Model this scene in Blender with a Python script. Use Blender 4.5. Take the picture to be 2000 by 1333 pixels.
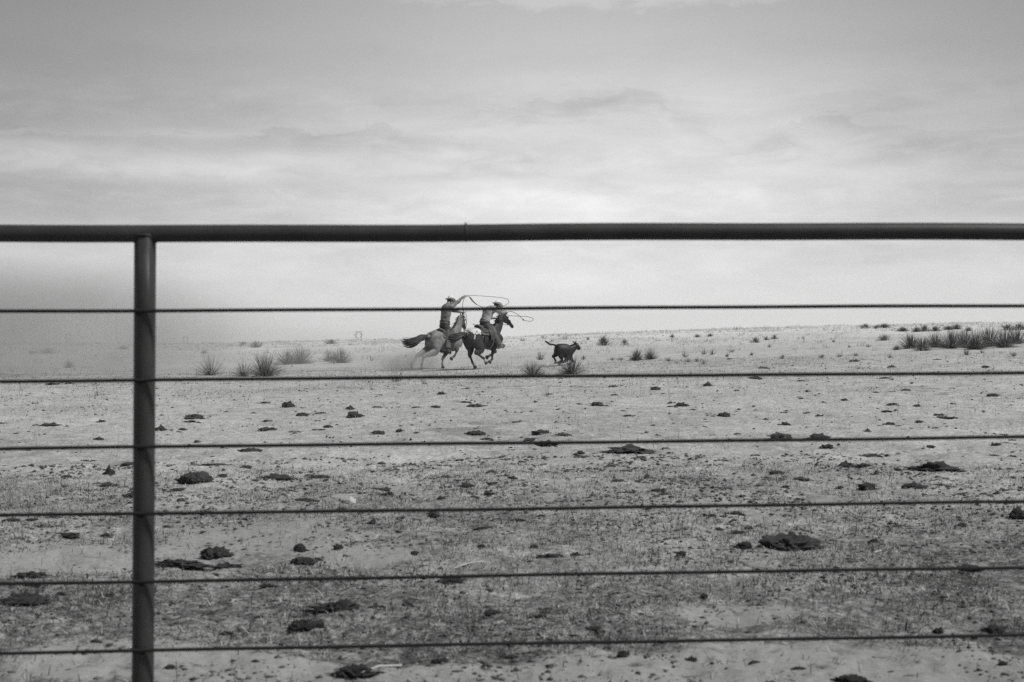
import bpy, bmesh, math, random
import numpy as np
from mathutils import Vector, Matrix, noise as mnoise

# ------------------------------------------------------------------ clear
for o in list(bpy.data.objects):
    bpy.data.objects.remove(o, do_unlink=True)
SC = bpy.context.scene
COL = SC.collection
random.seed(7)
RNG = np.random.default_rng(7)

# ------------------------------------------------------------------ camera
FPX = 2778.0                       # 50 mm on 36 mm, in pixels of the 2000 px wide photograph
CAM_H = 1.40
PITCH = math.atan(18.5 / FPX)
ROLL = math.radians(0.40)
cam_d = bpy.data.cameras.new('camera')
cam = bpy.data.objects.new('camera', cam_d)
COL.objects.link(cam)
cam_d.lens = 50.0
cam_d.sensor_width = 36.0
cam_d.clip_start = 0.1
cam_d.clip_end = 20000
CAM_R = Matrix.Rotation(math.pi / 2 - PITCH, 3, 'X') @ Matrix.Rotation(-ROLL, 3, 'Z')
cam.matrix_world = Matrix.Translation((0, 0, CAM_H)) @ CAM_R.to_4x4()
cam_d.dof.use_dof = True
cam_d.dof.focus_distance = 46.0
cam_d.dof.aperture_fstop = 4.8
SC.camera = cam

# ------------------------------------------------------------------ view
SC.view_settings.view_transform = 'Standard'
SC.view_settings.look = 'None'
SC.view_settings.exposure = 0.0
SC.view_settings.gamma = 1.0
SC.view_settings.use_curve_mapping = False
SC.cycles.use_denoising = False
SC.cycles.max_bounces = 6
SC.cycles.volume_bounces = 1
SC.cycles.sample_clamp_direct = 3.0
SC.cycles.sample_clamp_indirect = 1.5
SC.cycles.volume_step_rate = 1.0
SC.cycles.volume_max_steps = 96

# ------------------------------------------------------------------ sun
SUN_AZ = math.radians(104)          # to the right of the view direction
SUN_EL = math.radians(50)
sun_d = bpy.data.lights.new('sun', 'SUN')
sun_d.energy = 3.3
sun_d.angle = math.radians(7)
sun_d.color = (1.0, 0.995, 0.985)
sun = bpy.data.objects.new('sun', sun_d)
COL.objects.link(sun)
sv = Vector((math.sin(SUN_AZ) * math.cos(SUN_EL), math.cos(SUN_AZ) * math.cos(SUN_EL), math.sin(SUN_EL)))
sun.rotation_euler = sv.to_track_quat('Z', 'Y').to_euler()

# ------------------------------------------------------------------ world: grey sky with soft stratus
W = bpy.data.worlds.new('World')
SC.world = W
W.use_nodes = True
W.cycles.sampling_method = 'MANUAL'
W.cycles.sample_map_resolution = 256
wt = W.node_tree
for n in list(wt.nodes):
    wt.nodes.remove(n)


def build_world():
    N, L = wt.nodes, wt.links

    def m(op, a, b=None, c=None, clamp=False):
        n = N.new('ShaderNodeMath')
        n.operation = op
        n.use_clamp = clamp
        for i, v in enumerate((a, b, c)):
            if v is None:
                continue
            if isinstance(v, (int, float)):
                n.inputs[i].default_value = v
            else:
                L.new(v, n.inputs[i])
        return n.outputs[0]

    def ramp(v, a, b, o0, o1):
        n = N.new('ShaderNodeMapRange')
        n.interpolation_type = 'SMOOTHSTEP'
        L.new(v, n.inputs[0])
        for i, q in enumerate((a, b, o0, o1)):
            n.inputs[1 + i].default_value = q
        return n.outputs[0]
    sky = N.new('ShaderNodeTexSky')
    sky.sky_type = 'NISHITA'
    sky.sun_disc = False
    sky.sun_elevation = SUN_EL
    sky.sun_rotation = SUN_AZ
    sky.dust_density = 3.0
    bw = N.new('ShaderNodeRGBToBW')
    L.new(sky.outputs[0], bw.inputs[0])
    tc = N.new('ShaderNodeTexCoord')
    sp = N.new('ShaderNodeSeparateXYZ')
    L.new(tc.outputs['Generated'], sp.inputs[0])
    x, y, z = sp.outputs
    el = m('MULTIPLY', m('ARCSINE', z), 57.2958)            # degrees above the horizon
    az = m('MULTIPLY', m('ARCTAN2', x, y), 57.2958)         # degrees right of north

    def fbm(sx, sy, ox, oy, scale, detail, rough, dist):
        cb = N.new('ShaderNodeCombineXYZ')
        L.new(m('MULTIPLY_ADD', az, sx, ox), cb.inputs[0])
        L.new(m('MULTIPLY_ADD', el, sy, oy), cb.inputs[1])
        t = N.new('ShaderNodeTexNoise')
        t.inputs['Scale'].default_value = scale
        t.inputs['Detail'].default_value = detail
        t.inputs['Roughness'].default_value = rough
        t.inputs['Distortion'].default_value = dist
        L.new(cb.outputs[0], t.inputs['Vector'])
        return t.outputs[0]
    n_lo = fbm(0.085, 0.30, 3.1, 7.7, 1.0, 2.0, 0.5, 0.2)     # broad layers
    n_mid = fbm(0.17, 0.75, 11.3, 2.9, 1.0, 4.0, 0.55, 0.5)   # streaky banks
    n_hi = fbm(0.5, 1.7, 5.2, 1.3, 1.0, 5.0, 0.6, 0.8)        # ragged edges
    wob = m('MULTIPLY_ADD', m('SUBTRACT', n_mid, 0.5), 1.8, m('MULTIPLY', m('SUBTRACT', n_hi, 0.5), 0.7))
    e2 = m('ADD', el, wob)
    # brightness of the cloud deck by height: bright low bank, greyer above
    g = N.new('ShaderNodeValToRGB')
    cr = g.color_ramp
    cr.interpolation = 'EASE'
    stops = [(0.0, .95), (0.10, .92), (0.20, .87), (0.30, .82), (0.38, .83), (0.50, .70), (0.62, .585), (0.75, .52), (1.0, .46)]
    cr.elements[0].position = 0.0
    cr.elements[0].color = (stops[0][1],) * 3 + (1,)
    cr.elements[1].position = 1.0
    cr.elements[1].color = (stops[-1][1],) * 3 + (1,)
    for p, v in stops[1:-1]:
        e = cr.elements.new(p)
        e.color = (v, v, v, 1)
    L.new(m('DIVIDE', e2, 18.0, clamp=True), g.inputs[0])
    base = g.outputs[0]
    # layered modulation, strongest in the bank between two and nine degrees
    bank = m('MULTIPLY', ramp(el, 0.2, 3.2, 0, 1), ramp(el, 8.5, 12.0, 1, 0.22))
    mod = m('ADD', m('MULTIPLY', m('SUBTRACT', n_mid, 0.5), 0.55), m('MULTIPLY', m('SUBTRACT', n_lo, 0.5), 0.40))
    mod = m('ADD', mod, m('MULTIPLY', m('SUBTRACT', n_hi, 0.5), 0.26))
    val = m('MULTIPLY', base, m('MULTIPLY_ADD', mod, bank, 1.0))
    # thin veil lit brighter around the part of the sky ahead
    a2 = m('MULTIPLY', m('SUBTRACT', az, 3.0), 1 / 16.0)
    glow = m('POWER', 0.3679, m('MULTIPLY', a2, a2))
    amp = ramp(el, 0.5, 8.0, 0.26, 0.55)
    val = m('MULTIPLY', val, m('SUBTRACT', 1.0, m('MULTIPLY', amp, m('SUBTRACT', 1.0, glow))))

    # a few clouds that can be told apart
    wv = N.new('ShaderNodeCombineXYZ')
    hi0 = m('SUBTRACT', n_hi, 0.5)
    L.new(m('MULTIPLY_ADD', hi0, 3.2, az), wv.inputs[0])
    L.new(m('MULTIPLY_ADD', hi0, 0.75, el), wv.inputs[1])

    def cloud(ca, ce, ra, re, amt, acc):
        q = N.new('ShaderNodeVectorMath')
        q.operation = 'MULTIPLY_ADD'
        L.new(wv.outputs[0], q.inputs[0])
        q.inputs[1].default_value = (1 / ra, 1 / re, 0)
        q.inputs[2].default_value = (-ca / ra, -ce / re, 0)
        d = N.new('ShaderNodeVectorMath')
        d.operation = 'DOT_PRODUCT'
        L.new(q.outputs[0], d.inputs[0])
        L.new(q.outputs[0], d.inputs[1])
        return m('MULTIPLY_ADD', m('POWER', 0.3679, d.outputs['Value']), amt, acc)
    acc = 1.0
    for c in [(-20, 7.2, 5.5, .5, .34), (-17.5, 6.5, 5.5, .55, .20), (-13.0, 7.75, 3.4, .3, .18), (-10.5, 6.6, 4.5, .65, .16),
              (-7.5, 7.5, 5.0, .50, -.14), (7.2, 8.8, 2.4, .5, .10), (8.6, 7.8, 2.0, .45, .13), (11.3, 7.9, 1.3, .5, .11), (2.0, 9.3, 4.5, .45, -.09),
              (-20.5, 8.15, 2.2, .4, -.14), (12.5, 6.8, 1.8, .5, .07), (-14, 5.2, 5, .5, .12), (6, 5.4, 9, .7, .12), (-2.0, 5.4, 2.6, .8, .13), (14.2, 6.6, 4, .5, -.08),
              (20.3, 5.1, 1.3, .22, .16), (-19, 5.0, 6, .6, -.14), (-4, 6.2, 6, .35, -.07), (13.5, 8.3, 1.8, .4, -.09)]:
        acc = cloud(*c, acc)
    val = m('MULTIPLY', val, acc)
    # cloud layers with a distinct upper edge: (azimuth, elevation) of the edge and its depth of tone
    for pts, amt, thick in [
            ([(-24, 8.0, 0), (-21, 8.15, 1), (-19.4, 8.05, 1), (-17.7, 7.75, .9), (-15.5, 7.8, .7), (-13.4, 7.95, .5), (-11.8, 7.7, .5), (-10.3, 8.05, 1), (-9, 8.25, 1), (-7.4, 8.1, .9), (-5.8, 8.3, .9),
              (-4.1, 8.05, .7), (-2, 7.8, .5), (1, 7.5, .3), (5, 7.3, 0)], .16, .7),
            ([(-6, 9.9, 0), (-4.3, 9.72, .9), (0, 9.5, 1), (4, 9.42, 1), (9, 9.5, 1), (12.3, 9.72, .9), (14, 9.9, 0)], -.20, 1.6),
            ([(-4.5, 8.0, 0), (-2.5, 8.75, .4), (-1, 9.0, .8), (1, 9.25, 1), (3, 9.3, 1), (5.1, 9.75, 1), (6.2, 9.3, .8), (7.8, 8.6, .3), (10, 8.2, 0)], .13, .6),
            ([(9.5, 7.9, 0), (11, 8.2, .6), (12.5, 8.6, .8), (14.5, 8.05, .7), (17.5, 7.6, .5), (20, 7.75, .5), (25, 7.6, 0)], .17, .7),
            ([(-24, 6.0, .2), (-20, 6.2, .7), (-15, 5.9, .6), (-9, 6.1, .5), (-3, 5.7, .6), (3, 6.4, .5), (9, 6.0, .5), (15, 5.8, .6), (24, 5.6, .2)], .09, .5)]:
        cr_ = N.new('ShaderNodeValToRGB')
        q = cr_.color_ramp
        q.interpolation = 'B_SPLINE'
        for i_, (a_, e_, w_) in enumerate(pts):
            pos = (a_ + 26) / 52.0
            if i_ < 2:
                el_ = q.elements[i_]
                el_.position = pos
            else:
                el_ = q.elements.new(pos)
            el_.color = (e_ / 12.0, w_, 0, 1)
        L.new(m('DIVIDE', m('ADD', az, 26.0), 52.0, clamp=True), cr_.inputs[0])
        se = N.new('ShaderNodeSeparateColor')
        L.new(cr_.outputs[0], se.inputs[0])
        depth = m('SUBTRACT', m('MULTIPLY_ADD', se.outputs[0], 12.0 if amt > 0 else 16.0, m('MULTIPLY_ADD', hi0, 1.7, m('MULTIPLY', m('SUBTRACT', n_mid, 0.5), .8))), el)
        if amt < 0:                              # lit layer seen from its lower edge upwards
            depth = m('MULTIPLY', depth, -1.0)
        shade = m('MULTIPLY', ramp(depth, 0.0, 0.22 if amt > 0 else .5, 0, 1), ramp(depth, 0.1, thick * 2.0, 1, 0))
        val = m('MULTIPLY', val, m('SUBTRACT', 1.0, m('MULTIPLY', m('MULTIPLY', shade, se.outputs[1]), amt)))
    veil = m('MULTIPLY', val, 10.0)
    mix = N.new('ShaderNodeMix')
    mix.data_type = 'FLOAT'
    mix.inputs[0].default_value = 0.90                       # cloud cover over the clear sky
    L.new(m('MULTIPLY', bw.outputs[0], 0.6), mix.inputs[2])
    L.new(veil, mix.inputs[3])
    bg = N.new('ShaderNodeBackground')
    bg.inputs[1].default_value = 0.10
    L.new(mix.outputs[0], bg.inputs[0])
    out = N.new('ShaderNodeOutputWorld')
    L.new(bg.outputs[0], out.inputs[0])


build_world()

# ------------------------------------------------------------------ helpers


def ray(px, py):
    d = CAM_R @ Vector(((px - 1000.0) / FPX, -(py - 666.5) / FPX, -1.0))
    return d.normalized()


def tag(o, label=None, cat=None, group=None, kind=None):
    if label:
        o['label'] = label
    if cat:
        o['category'] = cat
    if group:
        o['group'] = group
    if kind:
        o['kind'] = kind
    return o


def empty(name, loc, rz=0.0):
    o = bpy.data.objects.new(name, None)
    o.empty_display_size = 0.2
    COL.objects.link(o)
    o.location = loc
    o.rotation_euler = (0, 0, rz)
    return o


def obj(name, me, mat=None, parent=None, loc=None, rz=None, smooth=True):
    o = bpy.data.objects.new(name, me)
    COL.objects.link(o)
    if mat is not None and len(me.materials) == 0:
        me.materials.append(mat)
    if parent is not None:
        o.parent = parent
    if loc is not None:
        o.location = loc
    if rz is not None:
        o.rotation_euler = (0, 0, rz)
    return o


def mesh_np(name, V, F, smooth=False, col=None):
    """V (n,3), F (m,k) arrays"""
    V = np.asarray(V, dtype=np.float32)
    F = np.asarray(F, dtype=np.int32)
    me = bpy.data.meshes.new(name)
    me.vertices.add(len(V))
    me.vertices.foreach_set('co', V.ravel())
    k = F.shape[1]
    me.loops.add(F.size)
    me.loops.foreach_set('vertex_index', F.ravel())
    me.polygons.add(len(F))
    me.polygons.foreach_set('loop_start', np.arange(0, F.size, k, dtype=np.int32))
    me.update(calc_edges=True)
    if smooth:
        me.polygons.foreach_set('use_smooth', np.ones(len(F), dtype=bool))
    if col is not None:
        a = me.color_attributes.new('tone', 'FLOAT_COLOR', 'POINT')
        c = np.ones((len(V), 4), dtype=np.float32)
        c[:, :3] = np.asarray(col, dtype=np.float32).reshape(-1, 1)
        a.data.foreach_set('color', c.ravel())
    return me


def mesh_py(name, V, F, smooth=True):
    me = bpy.data.meshes.new(name)
    me.from_pydata([tuple(v) for v in V], [], F)
    me.update()
    if smooth:
        me.polygons.foreach_set('use_smooth', np.ones(len(me.polygons), dtype=bool))
    return me


# ---- numpy value noise
_perm = np.random.default_rng(99).random((256, 256)).astype(np.float32)


def vnoise(x, y):
    xi = np.floor(x).astype(int)
    yi = np.floor(y).astype(int)
    fx = x - xi
    fy = y - yi
    fx = fx * fx * fx * (fx * (fx * 6 - 15) + 10)
    fy = fy * fy * fy * (fy * (fy * 6 - 15) + 10)
    a = _perm[xi & 255, yi & 255]
    b = _perm[(xi + 1) & 255, yi & 255]
    c = _perm[xi & 255, (yi + 1) & 255]
    d = _perm[(xi + 1) & 255, (yi + 1) & 255]
    return (a * (1 - fx) + b * fx) * (1 - fy) + (c * (1 - fx) + d * fx) * fy - 0.5


def fbm2(x, y, octv=4, rough=0.5):
    s, a, f = 0.0, 1.0, 1.0
    for i in range(octv):
        s = s + a * vnoise(x * f + 17.3 * i, y * f - 9.1 * i)
        a *= rough
        f *= 2.03
    return s


# ---- terrain
_PX = np.array([0, 430, 690, 970, 1140, 1420, 1900, 2300])
_AC = np.array([-16, -19, -14.8, -11.8, -5, 3, 9.7, 9.0])
_ZC = CAM_H + _AC / FPX * 180.0
_GD = np.array([0, 14, 30, 48.7, 58, 75, 100, 140, 180, 220])
_GV = np.array([0, 0, .10, .27, .36, .50, .68, .88, 1.0, 1.0])
_FD = np.array([0, 175, 230, 320, 600, 1000, 2500, 6000])
_FV = np.array([0, 0, -.45, -1.3, -3.6, -7.0, -21.0, -46.0])


def terrain_base(x, y):
    x = np.asarray(x, dtype=float)
    y = np.asarray(y, dtype=float)
    d = np.hypot(x, y)
    px = 1000 + FPX * np.clip(x / np.maximum(y, 0.25 * d + 1e-6), -2, 2)
    zc = np.interp(px, _PX, _ZC)
    g = np.interp(d, _GD, _GV)
    z = zc * g + np.interp(d, _FD, _FV)
    u = fbm2(x / 11.0 + 4.0, y / 11.0 + 1.0, 3) * 0.07 * np.clip((d - 8) / 30, 0, 1)
    return z + u


def terrain(x, y):
    x = np.asarray(x, dtype=float)
    y = np.asarray(y, dtype=float)
    d = np.hypot(x, y)
    near = np.clip(1.25 - d / 70.0, 0.25, 1)
    r = fbm2(x / 1.3, y / 1.3, 3) * 0.045 + fbm2(x / 0.26 + 40, y / 0.26, 4, 0.6) * 0.034 * near
    return terrain_base(x, y) + r


def ground_hit(px, py):
    r = ray(px, py)
    o = Vector((0, 0, CAM_H))
    t = np.concatenate([np.linspace(3, 60, 2400), np.linspace(60.1, 400, 4000)])
    X, Y, Z = r.x * t, r.y * t, CAM_H + r.z * t
    h = Z - terrain_base(X, Y)
    k = np.nonzero(h < 0)[0]
    i = k[0] if len(k) else int(np.argmin(np.abs(h)))
    tt = t[i]
    x, y = r.x * tt, r.y * tt
    return Vector((x, y, float(terrain(x, y)))), tt


# ------------------------------------------------------------------ materials
MATS = {}


def mat(name, v=0.3, rough=0.8, var=0.0, scale=10.0, attr=False, bump=0.0, bscale=None, detail=6.0, spec=0.3, stretch=None, metal=0.0):
    if name in MATS:
        return MATS[name]
    M = bpy.data.materials.new(name)
    M.use_nodes = True
    nt = M.node_tree
    N, L = nt.nodes, nt.links
    b = N['Principled BSDF']
    b.inputs['Roughness'].default_value = rough
    b.inputs['Specular IOR Level'].default_value = spec
    b.inputs['Metallic'].default_value = metal
    b.inputs['Base Color'].default_value = (v, v, v, 1)
    tc = N.new('ShaderNodeTexCoord')
    src = tc.outputs['Object']
    if stretch:
        mp = N.new('ShaderNodeMapping')
        mp.inputs['Scale'].default_value = stretch
        L.new(src, mp.inputs[0])
        src = mp.outputs[0]
    if var or attr:
        t = N.new('ShaderNodeTexNoise')
        t.inputs['Scale'].default_value = scale
        t.inputs['Detail'].default_value = detail
        t.inputs['Roughness'].default_value = 0.6
        L.new(src, t.inputs['Vector'])
        mr = N.new('ShaderNodeMapRange')
        mr.inputs[1].default_value = 0.3
        mr.inputs[2].default_value = 0.7
        mr.inputs[3].default_value = 1 - var
        mr.inputs[4].default_value = 1 + var
        L.new(t.outputs[0], mr.inputs[0])
        mm = N.new('ShaderNodeVectorMath')
        mm.operation = 'SCALE'
        if attr:
            a = N.new('ShaderNodeAttribute')
            a.attribute_name = 'tone'
            L.new(a.outputs['Color'], mm.inputs[0])
        else:
            mm.inputs[0].default_value = (v, v, v)
        L.new(mr.outputs[0], mm.inputs['Scale'])
        L.new(mm.outputs[0], b.inputs['Base Color'])
    if bump:
        t2 = N.new('ShaderNodeTexNoise')
        t2.inputs['Scale'].default_value = bscale or scale
        t2.inputs['Detail'].default_value = detail
        L.new(src, t2.inputs['Vector'])
        bp = N.new('ShaderNodeBump')
        bp.inputs['Strength'].default_value = 1.0
        bp.inputs['Distance'].default_value = bump
        L.new(t2.outputs[0], bp.inputs['Height'])
        L.new(bp.outputs[0], b.inputs['Normal'])
    MATS[name] = M
    return M


def ground_material():
    M = bpy.data.materials.new('pasture_soil')
    M.use_nodes = True
    nt = M.node_tree
    N, L = nt.nodes, nt.links
    b = N['Principled BSDF']
    b.inputs['Roughness'].default_value = 0.95
    b.inputs['Specular IOR Level'].default_value = 0.1
    tc = N.new('ShaderNodeTexCoord')

    def nz(scale, detail=5, rough=0.6, dist=0.0, off=0.0):
        mp = N.new('ShaderNodeMapping')
        mp.inputs['Location'].default_value = (off, off * .7, 0)
        L.new(tc.outputs['Object'], mp.inputs[0])
        t = N.new('ShaderNodeTexNoise')
        t.inputs['Scale'].default_value = scale
        t.inputs['Detail'].default_value = detail
        t.inputs['Roughness'].default_value = rough
        t.inputs['Distortion'].default_value = dist
        L.new(mp.outputs[0], t.inputs['Vector'])
        return t.outputs[0]

    def mr(v, a, bb, o0, o1, s=True):
        n = N.new('ShaderNodeMapRange')
        n.interpolation_type = 'SMOOTHSTEP' if s else 'LINEAR'
        L.new(v, n.inputs[0])
        for i, q in enumerate((a, bb, o0, o1)):
            n.inputs[1 + i].default_value = q
        return n.outputs[0]

    def mixf(f, a, c):
        n = N.new('ShaderNodeMix')
        n.data_type = 'FLOAT'
        for i, v in ((0, f), (2, a), (3, c)):
            if isinstance(v, (int, float)):
                n.inputs[i].default_value = v
            else:
                L.new(v, n.inputs[i])
        return n.outputs[0]

    def mul(a, c):
        n = N.new('ShaderNodeMath')
        n.operation = 'MULTIPLY'
        for i, v in ((0, a), (1, c)):
            if isinstance(v, (int, float)):
                n.inputs[i].default_value = v
            else:
                L.new(v, n.inputs[i])
        return n.outputs[0]
    at = N.new('ShaderNodeAttribute')
    at.attribute_name = 'tone'                  # red: worn to bare soil, green: trampled by cattle
    sc_ = N.new('ShaderNodeSeparateColor')
    L.new(at.outputs['Color'], sc_.inputs[0])
    bare = mr(sc_.outputs[0], 0.42, 0.60, 0, 1)
    tramp = sc_.outputs[1]
    fine = nz(26, 8, 0.72, 0.5)
    fine2 = nz(75, 6, 0.7, 0.3, 5)
    blot = nz(7.5, 7, 0.68, 0.9, 13)
    mid = nz(2.2, 6, 0.62, 0.3, 9)
    big = nz(0.16, 4, 0.55, 0.0, 3)
    soil = mul(mr(fine, 0.3, 0.7, 0.235, 0.325), mr(mid, 0.3, 0.7, .92, 1.06))
    soil = mul(soil, mr(blot, 0.32, 0.42, .45, 1.0))
    # matted dark sward, broken by pale straw
    mat_ = mixf(mr(blot, 0.44, 0.58, 0, 1), mr(fine, 0.36, 0.64, 0.045, 0.17), mr(fine, 0.32, 0.68, 0.12, 0.34))
    mat_ = mul(mat_, mr(mid, 0.32, 0.68, 0.72, 1.22))
    mat_ = mul(mat_, mr(fine2, 0.3, 0.7, .62, 1.38))
    # short pale dry grass
    pale = mul(mr(fine, 0.32, 0.68, 0.27, 0.53), mr(blot, 0.32, 0.52, .72, 1.08))
    pale = mul(mul(pale, mr(fine2, 0.3, 0.7, .75, 1.25)), mr(mid, 0.3, 0.7, .86, 1.12))
    pale = mixf(sc_.outputs[2], pale, mul(mr(blot, 0.3, 0.6, .50, .66), mr(fine, .3, .7, .9, 1.1)))
    bare = mul(bare, mr(sc_.outputs[2], 0, .5, 1, 0))
    c = mixf(bare, mixf(tramp, pale, mat_), soil)
    c = mul(c, mr(big, 0.3, 0.7, .92, 1.08))
    cb = N.new('ShaderNodeCombineColor')
    for i in range(3):
        L.new(c, cb.inputs[i])
    L.new(cb.outputs[0], b.inputs['Base Color'])
    bp = N.new('ShaderNodeBump')
    bp.inputs['Distance'].default_value = 0.018
    bp.inputs['Strength'].default_value = 0.8
    L.new(blot, bp.inputs['Height'])
    L.new(bp.outputs[0], b.inputs['Normal'])
    return M


# ------------------------------------------------------------------ ground
# worn spots in the sward: (photo px, py, half width m, half depth m)
BARE = []
for px, py, rx, ry in [(470, 1052, .75, .75), (160, 1085, .9, .6), (1690, 1310, .95, .42), (1480, 1325, .5, .3), (250, 1300, .6, .4), (470, 1318, .5, .3),
                       (1250, 1322, .6, .3), (800, 1325, .35, .2), (1420, 1200, .3, .2), (720, 1085, .35, .35), (560, 1325, .4, .2)]:
    p, _ = ground_hit(px, py)
    BARE.append((p.x, p.y, rx, ry))


def bare_at(x, y):
    w = fbm2(x / 0.5 + 3, y / 0.5 + 8, 4, .6) * 0.9
    b = 0.5 + fbm2(x / 2.2 + 9, y / 3.0 + 2, 3) * 0.42 - 0.26
    for bx, by, rx, ry in BARE:
        r = ((x - bx) / rx) ** 2 + ((y - by) / ry) ** 2
        b = np.maximum(b, 1.15 * np.exp(-r * 0.8))
    return np.clip(b + w * 0.45, 0, 1)


def trample_at(x, y):
    d = np.hypot(x, y)
    t = np.interp(d, [0, 6.5, 9, 12, 16, 26], [1, 1, .80, .46, .20, .0])
    return np.clip(t + fbm2(x / 1.6 + 7, y / 2.2 + 5, 4, .6) * .55 * np.clip(t * 3, 0, 1), 0, 1)


def make_ground():
    az = np.concatenate([np.linspace(-math.pi, -0.47, 36, endpoint=False), np.arange(-0.47, 0.47, 0.0019), np.linspace(0.47, math.pi, 36)])
    r = [0.0, 0.6, 1.2, 1.9, 2.7, 3.5, 4.3]
    v = 4.9
    while v < 70:
        r.append(v)
        v *= 1.0085
    while v < 320:
        r.append(v)
        v *= 1.016
    while v < 6500:
        r.append(v)
        v *= 1.08
    r = np.array(r)
    A, R = np.meshgrid(az, r)
    X, Y = R * np.sin(A), R * np.cos(A)
    Z = terrain(X, Y)
    V = np.stack([X.ravel(), Y.ravel(), Z.ravel()], 1)
    nr, na = A.shape
    i = np.arange(nr - 1)[:, None] * na + np.arange(na - 1)[None, :]
    i = i.ravel()
    F = np.stack([i, i + 1, i + na + 1, i + na], 1)[:, ::-1]
    b = bare_at(X.ravel(), Y.ravel())
    me = mesh_np('ground', V, F, True, b)
    n_ = np.ones((len(V), 4), dtype=np.float32)
    n_[:, 0] = b
    n_[:, 1] = trample_at(X.ravel(), Y.ravel())
    n_[:, 2] = np.clip((np.hypot(X.ravel(), Y.ravel()) - 50) / 60, 0, 1)      # ungrazed pale grass on the rise
    me.color_attributes['tone'].data.foreach_set('color', n_.ravel())
    o = obj('ground', me, ground_material())
    tag(o, kind='structure')


make_ground()

# ------------------------------------------------------------------ pipe fence


def tube(pts, rad, n=12, caps=True, wob=0.0):
    pts = [Vector(p) for p in pts]
    if not hasattr(rad, '__len__'):
        rad = [rad] * len(pts)
    V, F = [], []
    prev = None
    for i, p in enumerate(pts):
        t = (pts[min(i + 1, len(pts) - 1)] - pts[max(i - 1, 0)])
        t = t.normalized() if t.length > 1e-9 else Vector((0, 0, 1))
        if prev is None:
            a = t.cross(Vector((0, 0, 1)))
            if a.length < 0.1:
                a = t.cross(Vector((0, 1, 0)))
        else:
            a = prev - t * prev.dot(t)
            if a.length < 1e-4:
                a = t.cross(Vector((0, 0, 1)))
        a.normalize()
        prev = a
        b = t.cross(a)
        for k in range(n):
            f = 2 * math.pi * k / n
            rr = rad[i] * (1 + (random.uniform(-wob, wob) if wob else 0))
            V.append(p + (a * math.cos(f) + b * math.sin(f)) * rr)
    for i in range(len(pts) - 1):
        for k in range(n):
            k2 = (k + 1) % n
            F.append((i * n + k, i * n + k2, (i + 1) * n + k2, (i + 1) * n + k))
    if caps:
        V.append(pts[0])
        V.append(pts[-1])
        c0, c1 = len(V) - 2, len(V) - 1
        e = (len(pts) - 1) * n
        for k in range(n):
            k2 = (k + 1) % n
            F.append((c0, k2, k))
            F.append((c1, e + k, e + k2))
    return V, F


def join(*parts):
    V, F = [], []
    for v, f in parts:
        o = len(V)
        V += list(v)
        F += [tuple(i + o for i in q) for q in f]
    return V, F


def ball(c, r, seg=10, rings=7, jit=0.0):
    rx, ry, rz = (r, r, r) if not hasattr(r, '__len__') else r
    V, F = [], []
    for i in range(rings + 1):
        th = math.pi * i / rings
        for k in range(seg):
            ph = 2 * math.pi * k / seg
            j = 1 + random.uniform(-jit, jit)
            V.append(Vector((c[0] + rx * j * math.sin(th) * math.cos(ph), c[1] + ry * j * math.sin(th) * math.sin(ph), c[2] + rz * j * math.cos(th))))
    for i in range(rings):
        for k in range(seg):
            k2 = (k + 1) % seg
            F.append((i * seg + k, (i + 1) * seg + k, (i + 1) * seg + k2, i * seg + k2))
    return V, F


FYAW = math.atan(FPX / 56000.0)
FT = Vector((math.cos(FYAW), math.sin(FYAW), 0))       # along the fence
FN = Vector((-math.sin(FYAW), math.cos(FYAW), 0))      # away from the camera
FO = Vector((0, 4.90, 0))


def fence_pt(px, py, off=0.0):
    r = ray(px, py)
    o = Vector((0, 0, CAM_H))
    t = ((FO + FN * off) - o).dot(FN) / r.dot(FN)
    return o + r * t


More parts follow.
